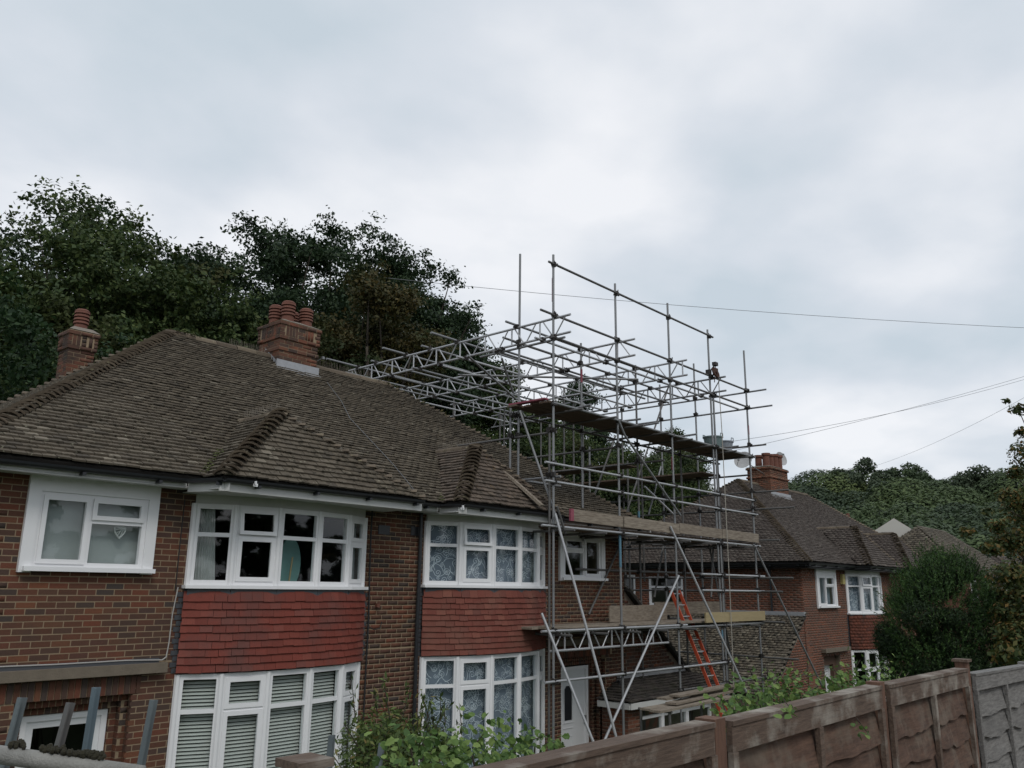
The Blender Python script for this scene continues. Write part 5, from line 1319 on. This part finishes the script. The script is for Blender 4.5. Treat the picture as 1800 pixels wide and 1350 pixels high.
T_ = [('broadleaf_tree', 'tall olive green tree at the left edge of the row behind the near roof', 15, 360, 30, 4.6, 6.5, 'leaf_olive', 21),
      ('broadleaf_tree', 'tallest browning tree above the single-pot chimney, leftmost group', 150, 338, 31, 4.8, 7.2, 'leaf_olive', 22),
      ('broadleaf_tree', 'lower olive tree sloping down between the tall left trees and the dark oak', 265, 380, 30, 4.4, 6.2, 'leaf_olive', 23),
      ('broadleaf_tree', 'shorter leafy tree filling the dip left of the dark oak', 355, 432, 33, 4.4, 6.0, 'leaf_oak', 24),
      ('oak_tree', 'dark oak with a rounded crown directly above the ridge, left of the four-pot chimney', 462, 366, 31, 4.4, 7.4, 'leaf_oak', 25),
      ('oak_tree', 'dark oak rising straight behind the four-pot chimney', 590, 380, 31, 4.9, 7.4, 'leaf_oak', 26),
      ('oak_tree', 'dark oak sloping down to the right above the scaffold beams', 712, 440, 30, 4.3, 6.8, 'leaf_oak', 27),
      ('broadleaf_tree', 'rust-tinged tree just right of the four-pot chimney in front of the oaks', 650, 478, 25, 3.0, 4.6, 'leaf_brown', 28),
      ('oak_tree', 'dark tree at the right end of the tall row, behind the first lattice beam', 775, 492, 29, 3.1, 6.2, 'leaf_oak', 29),
      ('broadleaf_tree', 'green tree low behind the inner scaffold poles, right of the tall row', 838, 590, 28, 2.7, 5.2, 'leaf_olive', 30),
      ('broadleaf_tree', 'yellow green tree seen through the scaffold below the top boards', 915, 700, 27, 3.4, 4.4, 'leaf_green', 31),
      ('broadleaf_tree', 'dark topped tree poking above the top boards near the middle poles', 1010, 666, 33, 2.4, 5.0, 'leaf_oak', 32),
      ('broadleaf_tree', 'mid green tree behind the middle bays of the scaffold', 1050, 755, 28, 3.8, 4.4, 'leaf_green', 33),
      ('broadleaf_tree', 'green tree showing above the boards beside the green tub', 1180, 735, 31, 2.5, 5.0, 'leaf_olive', 34),
      ('broadleaf_tree', 'bright green tree between the scaffold and the farther house', 1200, 800, 27, 2.6, 3.6, 'leaf_green', 35),
      ('broadleaf_tree', 'low green tree behind the right scaffold poles, under the side boards', 1120, 815, 25, 3.0, 3.4, 'leaf_olive', 36),
      ('broadleaf_tree', 'low dark green tree behind the hip of the near roof, right of the tall row', 850, 735, 25, 3.2, 3.6, 'leaf_oak', 37)]
for (nm, lb, px, top, Y, rx_, rz_, mt, sd_) in T_:
    big = rx_ > 3.5
    tree(nm, lb, 'tree', px, top, Y, rx_, rz_, mt, 76000 if big else 42000, .094 if big else .088, sd_, 150 if big else 90, .255, TG, shell=.12, fill=.25)
HG = 'garden trees across the road'
for k, (x, hgt_, w_, mt) in enumerate(((-9, 5.5, 3.6, 'leaf_olive'), (-2.5, 7.5, 3.4, 'leaf_oak'), (4, 5.2, 3.8, 'leaf_green'), (10.5, 6.8, 3.6, 'leaf_oak'), (17.5, 5.4, 3.9, 'leaf_olive'), (25, 7.2, 3.8, 'leaf_oak'), (33, 5.8, 4.2, 'leaf_green'), (42, 6.6, 4.6, 'leaf_oak'))):
    rg = np.random.default_rng(300+k); root = thing('street_tree', ('short olive', 'tall dark', 'low green', 'dark round', 'squat olive', 'taller dark', 'broad green', 'wide dark')[k]+' tree across the road, number %s of its row, mirrored in the windows' % ('one', 'two', 'three', 'four', 'five', 'six', 'seven', 'eight')[k], 'tree', (x, -14.5, -1.65), HG)
    Pq, rq = lobes_in((x, -14.5, -1.65+hgt_*.52), (w_, 1.8, hgt_*.5), 60, rg, .35, .1); V, F = cloud(Pq, rq, 9000, .22, rg, fill=.3); leafmesh('crown', V, F, M[mt], root)
    MB().tube((x, -14.5, -2), (x, -14.5, hgt_*.4), .2, .1, 8).build('trunk', M['bark'], root)
# understorey closing the view below the crowns
rng = np.random.default_rng(77); P = []; r = []
su = [-60, 0, 150, 260, 385, 400, 470, 600, 700, 790, 850, 900, 960, 1100, 1250]; sv = [350, 345, 335, 390, 470, 400, 380, 395, 455, 510, 600, 690, 730, 790, 830]
for i in range(520):
    u = rng.uniform(-60, 1245); Y = rng.uniform(32, 39); top = np.interp(u, su, sv)+38; v = top+rng.uniform(0, 1)**1.1*(760-top if u < 900 else 940-top)
    if u < 560 and v < 620 and rng.random() < .45: continue
    q = at(u, v, Y=Y); P.append(q[:]); r.append(rng.uniform(.8, 1.6))
V, F = cloud(np.array(P), np.array(r), 95000, .10, rng, fill=.25, per=40, spread=2.6); o = leafmesh('background_wood', V, F, M['leaf_oak'], None, 'stuff'); tag(o, 'dark wood filling in behind and beneath the tall trees', 'wood')
P = []; r = []
for i in range(190):
    u = rng.uniform(870, 1245); Y = rng.uniform(27, 31); top = np.interp(u, [870, 920, 1000, 1060, 1130, 1190, 1250], [650, 725, 745, 790, 815, 790, 850]); v = top+rng.uniform(0, 1)*(930-top)
    q = at(u, v, Y=Y); P.append(q[:]); r.append(rng.uniform(.6, 1.2))
V, F = cloud(np.array(P), np.array(r), 52000, .085, rng, fill=.25, per=40, spread=2.6); o = leafmesh('hedgerow', V, F, M['leaf_olive'], None, 'stuff'); tag(o, 'leafy green hedgerow seen through the lower lifts of the scaffold', 'hedge')
# conifer and shrub at the left
def conifer(name, label, px, top, Y, R, H, mat, n, leaf, seed, cat='conifer', asp=.5, drop=.9, dense=1.0, power=.8):
    rng = np.random.default_rng(seed); t = at(px, top, Y=Y); bz = hgt(t.x, t.y); root = thing(name, label, cat, (t.x, t.y, bz))
    k = rng.uniform(0, 1, n)**.75; a = rng.uniform(0, 2*math.pi, n); lump = 1+.22*np.sin(a*5+k*9)*np.sin(k*23+a*2)+.12*rng.normal(size=n)*.5
    rad_ = R*np.minimum(1, (k+.02))**power*lump*rng.uniform(.72, 1.0, n)**.5
    C = np.stack([t.x+np.cos(a)*rad_, t.y+np.sin(a)*rad_, t.z-k*H], 1)
    d = np.stack([np.cos(a), np.sin(a), np.full(n, .9)], 1)
    Nn = np.stack([np.cos(a), np.sin(a), np.full(n, .3)], 1)+rng.normal(size=(n, 3))*.5
    V, F = quads(C, Nn, leaf, rng, asp, up=d); leafmesh('crown', V, F, M[mat], root)
    MB().tube((t.x, t.y, bz-.3), (t.x, t.y, t.z-H*.15), .16, .04, 8).build('trunk', M['bark'], root)
    return root
tree('conifer_tree', 'broad dark green conifer at the left edge behind the roof hip', 'conifer', 15, 470, 22, 3.7, 5.6, 'leaf_conifer', 60000, .07, 5, 120, .24, r0=.2, shell=.2, fill=.3)
tree('shrubby_tree', 'small yellowish bush showing between the single-pot chimney and the roof hip', 'bush', 192, 605, 20.5, 1.0, 1.6, 'leaf_brown', 5000, .055, 41, 18, .4, r0=.08)
# the trimmed conifer in front of the farther house
def cypress(label, centre, R, n, leaf, mat, seed):
    rng = np.random.default_rng(seed); c = np.array(centre); bz = hgt(c[0], c[1]); root = thing('cypress_bush', label, 'conifer', (c[0], c[1], bz))
    P, r = lobes_in(c, R, 60, rng, .30, .55); 
    V, F = cloud(P, r, n, leaf, rng, squash=.8, asp=.45, flat=.5, fill=.6)
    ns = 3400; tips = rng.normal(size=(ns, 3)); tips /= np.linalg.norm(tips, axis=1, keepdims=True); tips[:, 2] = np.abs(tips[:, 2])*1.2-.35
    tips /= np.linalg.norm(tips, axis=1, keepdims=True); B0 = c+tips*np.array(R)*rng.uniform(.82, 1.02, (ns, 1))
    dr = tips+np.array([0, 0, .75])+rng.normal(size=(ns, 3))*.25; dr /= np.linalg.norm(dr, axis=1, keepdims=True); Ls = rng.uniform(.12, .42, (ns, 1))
    CC = []; UU = []
    for k in range(11):
        CC.append(B0+dr*Ls*(k/10)+rng.normal(size=(ns, 3))*.018*(1-k/14)); UU.append(dr+rng.normal(size=(ns, 3))*.3)
    C = np.vstack(CC); up = np.vstack(UU)
    V2, F2_ = quads(C, rng.normal(size=C.shape)+np.array([0, 0, .3]), leaf*.95, rng, .5, up=up)
    cr_ = leafmesh('crown', V, F, M[mat], root); leafmesh('lit_growth', V2, F2_, M['leaf_cypress_lit_tip'], root)
    MB().tube((c[0], c[1], bz-.2), (c[0], c[1], c[2]), .14, .06, 8).build('trunk', M['bark'], root)
cypress('big feathery dark green conifer bush in front of the farther house', (21.3, 5.6, -1.45), (2.1, 1.3, 2.35), 120000, .038, 'leaf_cypress', 51)
# shrub in the garden, vines over the fence
def shrub(name, label, cat, base, lobes, n, leaf, mat, seed, stems=14, asp=.8, sprigs=0):
    rng = np.random.default_rng(seed); root = thing(name, label, cat, base)
    P = np.array([l[:3] for l in lobes]); r = np.array([l[3] for l in lobes]); V, F = cloud(P, r, n, leaf, rng, squash=1, asp=asp, flat=.7, fill=.25)
    VV, FF = [V], [F]; m = MB(); k = len(V)
    for i in range(stems):
        j = rng.integers(len(P)); q = V3(P[j]+rng.normal(size=3)*r[j]*.5); b = V3(base)+V3((rng.normal()*.12, rng.normal()*.12, 0)); md = b.lerp(q, .55)+V3((rng.normal()*.12, rng.normal()*.12, .1))
        m.tube(b, md, .014, .009, 5); m.tube(md, q, .009, .004, 5)
    for i in range(sprigs):
        j = rng.integers(len(P)); q = P[j]+np.array([rng.normal()*r[j]*.6, rng.normal()*r[j]*.4, r[j]*.7]); d = np.array([rng.normal()*.35, rng.normal()*.3, 1.]); d /= np.linalg.norm(d); L = rng.uniform(.18, .42)
        m.tube(q, q+d*L, .006, .002, 4); nn = int(L/.016); t = rng.uniform(0, 1, (nn, 1)); C = q+d*L*t+rng.normal(size=(nn, 3))*.018
        V, F = quads(C, rng.normal(size=(nn, 3))+np.array([0, 0, .5]), leaf*1.1, rng, .6, up=d); VV.append(V); FF.append(F+k); k += len(V)
    leafmesh('leaves', np.vstack(VV), np.vstack(FF), M[mat], root); m.build('stems', M['bark'], root)
def px_lobes(items, Y, jit, seed):
    rng = np.random.default_rng(seed); out = []
    for (u, v, r_) in items:
        q = at(u, v, Y=Y+rng.normal()*jit); out.append((q.x, q.y, q.z, r_))
    return out
lb = px_lobes([(645, 1300, .28), (672, 1292, .22), (705, 1298, .25), (740, 1312, .24), (772, 1312, .18), (700, 1325, .36), (650, 1338, .34), (740, 1340, .36), (785, 1320, .22), (624, 1330, .22), (690, 1262, .10), (770, 1285, .08), (640, 1280, .08)], 6.3, .2, 3)
shrub('garden_shrub', 'bushy small-leaved shrub growing between the two bow windows', 'shrub', (6.2, 6.3, hgt(6.2, 6.3)), lb, 5200, .032, 'leaf_shrub', 61, 22, .55, sprigs=16)
def vine(label, items, Y, leafn, leaf, seed, base, sprigs, stemless=False):
    rng = np.random.default_rng(seed); root = thing('climbing_plant', label, 'climber', base); VV, FF = [], []; k = 0; m = MB(); sm = MB()
    for (u, v, r_, n) in items:
        n = int(n*1.8); r_ *= 1.1; v += 10
        q = np.array(at(u, v, Y=Y+rng.normal()*.05)[:])
        C = q+rng.normal(size=(n, 3))*r_*np.array([1, .8, .75]); Nn = rng.normal(size=(n, 3))*.75+np.array([-.1, -.5, .8])
        for c, nn in zip(C, Nn):                        # lobed leaf of five points
            nn = nn/np.linalg.norm(nn); a = np.cross(nn, rng.normal(size=3)); a /= np.linalg.norm(a); b = np.cross(nn, a); s = leaf*rng.uniform(.45, 1.3)
            pts = [c-a*s*.5, c-a*s*.25+b*s*.5, c+a*s*.10+b*s*.42+nn*s*.05, c+a*s*.35+b*s*.48, c+a*s*.95-nn*s*.12, c+a*s*.35-b*s*.48, c+a*s*.10-b*s*.42+nn*s*.05, c-a*s*.25-b*s*.5]
            m.add([tuple(p) for p in pts], [(0, 1, 2, 4), (2, 3, 4), (0, 4, 6, 7), (4, 5, 6)])
        if stemless: continue
        p = V3(base); e_ = V3(q); md = p.lerp(e_, .5)+V3((rng.normal()*.1, rng.normal()*.05, .08)); sm.tube(p, md, .006, .005, 5); sm.tube(md, e_, .005, .003, 5)
    for (u, v, u2, v2) in sprigs:
        p, q = V3(at(u, v, Y=Y)), V3(at(u2, v2, Y=Y-.03)); sm.tube(p, q, .003, .0015, 4); n = max(4, int((q-p).length/.018))
        for i in range(n):
            c = np.array(p.lerp(q, (i+.5)/n)[:])+rng.normal(size=3)*.008; nn = rng.normal(size=3)+np.array([0, -.4, .5]); nn /= np.linalg.norm(nn)
            d = np.array((q-p).normalized()[:])+rng.normal(size=3)*.7; a = d-nn*d.dot(nn); a /= np.linalg.norm(a); b = np.cross(nn, a); s = leaf*.75*rng.uniform(.6, 1.2)
            m.add([tuple(x) for x in (c, c+a*s*.5+b*s*.22, c+a*s*1.3, c+a*s*.5-b*s*.22)], [(0, 1, 2, 3)])
    m.build('leaves', M['leaf_vine'], root); sm.build('stems', M['bark'], root)
vine('bright green vine leaves along the foot of the nearest fence panel', [(700, 1348, .05, 30), (735, 1338, .06, 40), (780, 1335, .06, 46), (830, 1318, .06, 46), (870, 1310, .05, 44), (905, 1312, .05, 40), (940, 1302, .04, 26), (975, 1304, .03, 14), (800, 1345, .07, 50), (860, 1335, .06, 50), (760, 1352, .07, 50), (900, 1325, .05, 34), (720, 1300, .03, 8), (745, 1290, .02, 6)],
     1.95, 0, .019, 71, (2.15, 2.0, -1.75), [(700, 1345, 675, 1335), (905, 1310, 950, 1296), (960, 1305, 988, 1306), (830, 1315, 850, 1290)])
vine('bright green vine spilling over the fence by the foot of the orange ladder', [(1285, 1240, .05, 34), (1310, 1232, .07, 60), (1345, 1225, .08, 80), (1375, 1222, .07, 60), (1400, 1215, .06, 34), (1330, 1205, .06, 36), (1360, 1195, .06, 30), (1430, 1208, .05, 22), (1280, 1250, .05, 20), (1395, 1232, .04, 16), (1385, 1185, .04, 10)],
     2.0, 0, .022, 72, (4.4, 2.05, -1.8), [(1360, 1200, 1395, 1165), (1350, 1195, 1348, 1172), (1400, 1200, 1425, 1168), (1280, 1235, 1262, 1225), (1375, 1200, 1418, 1185), (1440, 1205, 1400, 1228), (1330, 1200, 1315, 1172), (1420, 1190, 1455, 1180)])
vine('few vine leaves hanging in front of the brown fence boards', [(1388, 1238, .02, 5), (1375, 1244, .02, 4), (1510, 1270, .02, 4), (1522, 1285, .015, 3)], 1.62, 0, .02, 74, (4.62, 1.62, -.62), [(1505, 1262, 1525, 1288), (1376, 1228, 1390, 1246)], True)
vine('green climber behind the fence in front of the far bow window', [(1480, 1195, .06, 40), (1510, 1185, .08, 56), (1540, 1180, .06, 34), (1465, 1205, .05, 26), (1500, 1205, .08, 50), (1525, 1200, .06, 30), (1560, 1185, .04, 12), (1445, 1210, .05, 20)],
     2.15, 0, .024, 73, (6.0, 2.2, -1.8), [(1500, 1180, 1512, 1160), (1480, 1195, 1462, 1172), (1540, 1180, 1562, 1165), (1575, 1200, 1586, 1178), (1578, 1205, 1598, 1182), (1520, 1180, 1545, 1168), (1578, 1210, 1576, 1180)])
# tree at the right edge
rng = np.random.default_rng(81)
root = thing('autumn_tree', 'nearby tree with yellow and orange tinged leaves at the right edge', 'tree', (24.5, 4.2, -4.2))
P = []; r = []
for (u, v, rr_) in [(1790, 720, .22), (1770, 705, .10), (1798, 760, .2), (1785, 830, .22), (1770, 870, .25), (1795, 880, .4), (1755, 925, .25), (1785, 950, .5), (1745, 965, .22), (1770, 1010, .4), (1800, 1040, .6), (1765, 1075, .3), (1790, 1120, .5), (1770, 1150, .3), (1735, 900, .12), (1830, 800, .8), (1840, 900, 1.), (1850, 1000, 1.1), (1840, 1100, 1.0), (1780, 790, .1), (1700, 935, .14)]:
    q = at(u, v, Y=3.9+rng.normal()*.25); P.append(q[:]); r.append(rr_)
V, F = cloud(np.array(P), np.array(r), 21000, .055, rng, fill=.2); leafmesh('crown', V, F, M['leaf_autumn'], root)
limb_tree(root, (24.5, 4.2, -4.2), [P[i] for i in (0, 3, 5, 7, 10, 12, 15, 16, 17)], .16, rng)
# far wooded hill
rng = np.random.default_rng(90); P = []; r = []; sky_pts = []
def skyline(u):
    xs_ = [1380, 1410, 1450, 1500, 1540, 1600, 1660, 1700, 1745, 1775, 1830]; ys_ = [868, 862, 858, 862, 850, 852, 856, 862, 872, 862, 850]
    return np.interp(u, xs_, ys_)
nrow = 11
for k in range(nrow):
    d = k/(nrow-1); X = 215-125*d; Rk = 8.6-4.6*d; stepu = Rk*2.0/math.hypot(X, X/3.5)*FPX*.80; u = 1320+rng.uniform(0, stepu)
    while u < 1860:
        s0 = skyline(u); v = s0+20+d*(1000-s0)+rng.normal()*5; q = at(u, v, X=X+rng.normal()*3); P.append(q[:]); r.append(Rk*rng.uniform(.6, 1.15)); u += stepu*rng.uniform(.6, 1.1)
P = np.array(P); r = np.array(r)
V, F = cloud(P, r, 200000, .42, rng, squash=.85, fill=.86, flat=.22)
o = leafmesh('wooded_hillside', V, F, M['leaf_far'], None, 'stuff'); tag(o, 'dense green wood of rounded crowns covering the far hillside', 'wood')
for k, (u, v, R_, mt, lab) in enumerate([(1480, 832, 7.5, 'leaf_far_dark', 'dark round tree on the skyline, leftmost above the farther roof'), (1528, 822, 7, 'leaf_far_dark', 'dark skyline tree with a pointed top, second from the left'), (1600, 823, 9, 'leaf_far', 'broad domed tree in the middle of the skyline'),
                                        (1632, 838, 6.5, 'leaf_far', 'smaller tree leaning on the right side of the broad domed skyline tree'), (1668, 842, 5.5, 'leaf_far_dark', 'low rounded skyline tree right of the broad dome'), (1712, 824, 7.5, 'leaf_far_dark', 'tall loose skyline tree, rightmost before the near autumn tree'),
                                        (1400, 850, 5.5, 'leaf_far', 'low skyline tree just right of the far brick chimney')]):
    c = at(u, v, X=205); root = thing('skyline_tree', lab, 'tree', (c.x, c.y, c.z-3*R_), 'trees on the far skyline'); c = np.array(c[:])-np.array([0, 0, R_*.8])
    P_, r_ = lobes_in(c, (R_, R_, R_*.85), 30, rng, .34, .5)
    if k == 1: P_ = np.vstack([P_, c+np.array([0, 1.0, R_*.85]), c+np.array([0, .6, R_*1.02])]); r_ = np.append(r_, [2.6, 1.5])
    V, F = cloud(P_, r_, 11000, .36, rng, fill=.5); leafmesh('crown', V, F, M[mt], root)
    MB().tube(tuple(c-np.array([0, 0, R_*1.8])), tuple(c), .5, .25, 7).build('trunk', M['bark'], root)

# ------------------------------------------------------------------ the roadside fence
def fence_panel(x0, x1, y, ztop, mat, rail, lab, seed, slope=0.0, mid=1):
    rr = random.Random(seed); t = thing('garden_fence', lab, 'fence', ((x0+x1)/2, y, ztop-1.8), 'overlap fence panels along the road'); L = x1-x0
    zt = lambda x: ztop+slope*(x-x0)
    # wavy overlapping boards
    nb = 11; h = .165; z = -.10
    for b in range(nb):
        ns = 26; topz = z; botz = z-h-.03; vs = []; ph = rr.uniform(0, 6.28); ph2 = rr.uniform(0, 6.28); am = rr.uniform(.004, .014)
        for i in range(ns+1):
            x = x0+.03+(L-.06)*i/ns; s_ = math.sin(ph+i*.55)*am+math.sin(ph2+i*1.3)*am*.6+rr.gauss(0, .003)
            bow = math.sin(ph2+i*.9)*.006
            for (yy, zz) in ((y-.008, zt(x)+topz), (y-.040+bow, zt(x)+botz+s_), (y-.027+bow, zt(x)+botz+s_), (y+.004, zt(x)+topz)): vs.append((x, yy, zz))
        fs = []
        for i in range(ns):
            a = i*4; fs += [(a+k, a+(k+1) % 4, a+4+(k+1) % 4, a+4+k) for k in range(4)]
        fs += [(3, 2, 1, 0), tuple(ns*4+k for k in range(4))]
        m = MB(); m.add(vs, fs); m.build('slat', M[mat], t); z -= h*.93
    m = MB(); c = [V3((x0, y-.045, zt(x0))), V3((x1, y-.045, zt(x1)))]
    def rail_(za, zb, y0, y1, nm='rail'):
        m = MB(); m.add([(x0+.01, yy, zt(x0)+zz) for yy in (y0, y1) for zz in (za, zb)]+[(x1-.01, yy, zt(x1)+zz) for yy in (y0, y1) for zz in (za, zb)], [(0, 1, 3, 2), (4, 6, 7, 5), (0, 4, 5, 1), (2, 3, 7, 6), (0, 2, 6, 4), (1, 5, 7, 3)]); m.build(nm, M[rail], t)
    rail_(-.115, -.018, y-.055, y-.03, 'top_rail'); rail_(-.018, .0, y-.062, y+.028, 'capping'); rail_(-1.75, -1.66, y-.055, y-.03, 'bottom_rail')
    for k in range(mid+2):
        x = x0+.025+(L-.05)*k/(mid+1); w_ = .021 if 0 < k < mid+1 else .022
        m = MB(); m.add([(x+sx*w_, yy, zt(x)+zz) for sx in (-1, 1) for yy in (y-.060, y-.036) for zz in (-1.66, -.116)], BOXF); m.build('batten', M[rail], t)
def post(x, y, ztop, w_, lab, mat='post', cap=False, lean=0):
    t = thing('fence_post', lab, 'post', (x, y, -1.9), 'posts of the roadside fence')
    m = MB(); m.add([(x+sx*w_/2+(lean if z > -1 else 0), y+sy*w_/2, z) for sx in (-1, 1) for sy in (-1, 1) for z in (-2.6, ztop)], BOXF); m.build('shaft', M[mat], t)
    if cap:
        m = MB(); m.add([(x+lean+sx*(w_/2+.015), y+sy*(w_/2+.015), z) for sx in (-1, 1) for sy in (-1, 1) for z in (ztop, ztop+.018)], BOXF); m.build('cap', M['fence_rail'], t)
FY = 1.72
fence_panel(1.30, 3.06, FY, -.485, 'fence', 'fence_rail', 'nearest brown fence panel, bottom centre beside the vine leaves', 1, mid=1)
fence_panel(3.18, 4.92, FY, -.495, 'fence', 'fence_rail', 'brown wavy-board panel with vine spilling over its top', 2, slope=.004)
fence_panel(5.03, 6.66, FY, -.492, 'fence', 'fence_rail', 'brown wavy-board panel below the dark conifer, left of the capped post', 3, slope=-.006)
fence_panel(6.82, 8.62, FY, -.548, 'fence_grey', 'fence_grey', 'silvery grey unpainted fence panel at the right edge', 4, slope=-.022)
fence_panel(8.74, 10.5, FY, -.595, 'fence_grey', 'fence_grey', 'second silvery grey fence panel, beyond the right edge of view', 5)
post(1.235, FY+.0, -.40, .065, 'brown post top just showing at the bottom edge left of centre', cap=True)
post(3.12, FY-.0, -.48, .085, 'brown fence post between the first and second panels')
post(4.975, FY-.0, -.475, .075, 'brown fence post between the second and third panels')
post(6.74, FY-.0, -.465, .075, 'taller dark capped post where the fence turns grey', cap=True)
post(8.68, FY-.0, -.57, .08, 'grey post between the two grey panels', 'fence_grey')
# weathered metal uprights and an old pipe at the bottom left
for k, (u, v, u2, v2, w_, lab, mt) in enumerate([(39, 1226, 8, 1345, .025, 'leftmost dull metal upright at the bottom left', 'metalbar'), (124, 1235, 92, 1352, .025, 'brownish metal upright, second from the left', 'steel_dull'), (169, 1208, 146, 1352, .025, 'tallest, blue tinged metal upright', 'blue_paint'), (270, 1230, 246, 1352, .025, 'grey green metal upright right of the tall blue one', 'metalbar'),
                                                   (583, 1292, 577, 1356, .028, 'short grey upright in front of the blinds of the left bow', 'metalbar'), (671, 1306, 664, 1356, .028, 'short grey upright in front of the garden shrub', 'metalbar')]):
    p, q = V3(at(u, v, Y=2.55)), V3(at(u2, v2, Y=2.55)); d = (q-p).normalized(); q = p+d*1.6; t = thing('metal_upright', lab, 'post', tuple(q), 'old metal uprights behind the fence')
    s = V3((1, 0, 0)); s = (s-d*s.dot(d)).normalized(); n = d.cross(s); m = MB()
    for (a0, a1, b0, b1) in ((-w_/2, w_/2, 0, .004), (-w_/2, -w_/2+.004, .004, .026)):
        m.add([b_+s*a+n*c_ for b_ in (p, q) for a in (a0, a1) for c_ in (b0, b1)], BOXF)
    m.build('bar', M[mt if mt != 'blue_paint' else 'blue_dull'], t)
p1_, p2_, p3_ = at(-60, 1318, Y=2.2), at(88, 1345, Y=2.0), at(250, 1362, Y=1.9)
o = MB().tube(p1_, p3_, .019, n=14).build('old_pipe', M['old_pipe'], None, True); tag(o, 'pale old pipe with moss on it crossing the bottom left corner', 'pipe')
rr = random.Random(4); m = MB()
for i in range(150):
    t = rr.choice((.28, .47, .55, .62, .68, .74))+rr.gauss(0, .02); p = V3(p1_).lerp(V3(p3_), t)+V3((rr.gauss(0, .006), rr.gauss(0, .006), .022+abs(rr.gauss(0, .004)))); q = rr.uniform(.003, .007)
    m.lathe(p, [(q*.6, -q), (q, 0), (q*.5, q)], 5)
o = m.build('moss', M['moss_and_shade'], None, False, 'stuff'); tag(o, 'dark moss clumps on the old pipe', 'moss')

# ------------------------------------------------------------------ overhead wires
def wire(lab, a, b, sag, r_=.012, n=14):
    a, b = V3(a), V3(b); pts = [a.lerp(b, i/n)-V3((0, 0, sag*4*(i/n)*(1-i/n))) for i in range(n+1)]
    o = MB().path(pts, r_, 4).build('overhead_wire', M['wire']); tag(o, lab, 'wire')
wire('thin overhead wire crossing the whole sky above the scaffold', at(300, 445, Y=34), at(1960, 583, Y=4), .5, .011)
wire('upper of two service wires running right from behind the scaffold', at(1285, 776, Y=16), at(1960, 616, Y=4), .45, .010)
wire('lower of two service wires running right from behind the scaffold', at(1240, 803, Y=16), at(1960, 612, Y=4), .25, .010)
wire('faint wire rising to the right above the wooded skyline', at(1525, 823, Y=25), at(1960, 605, Y=4), .6, .009)
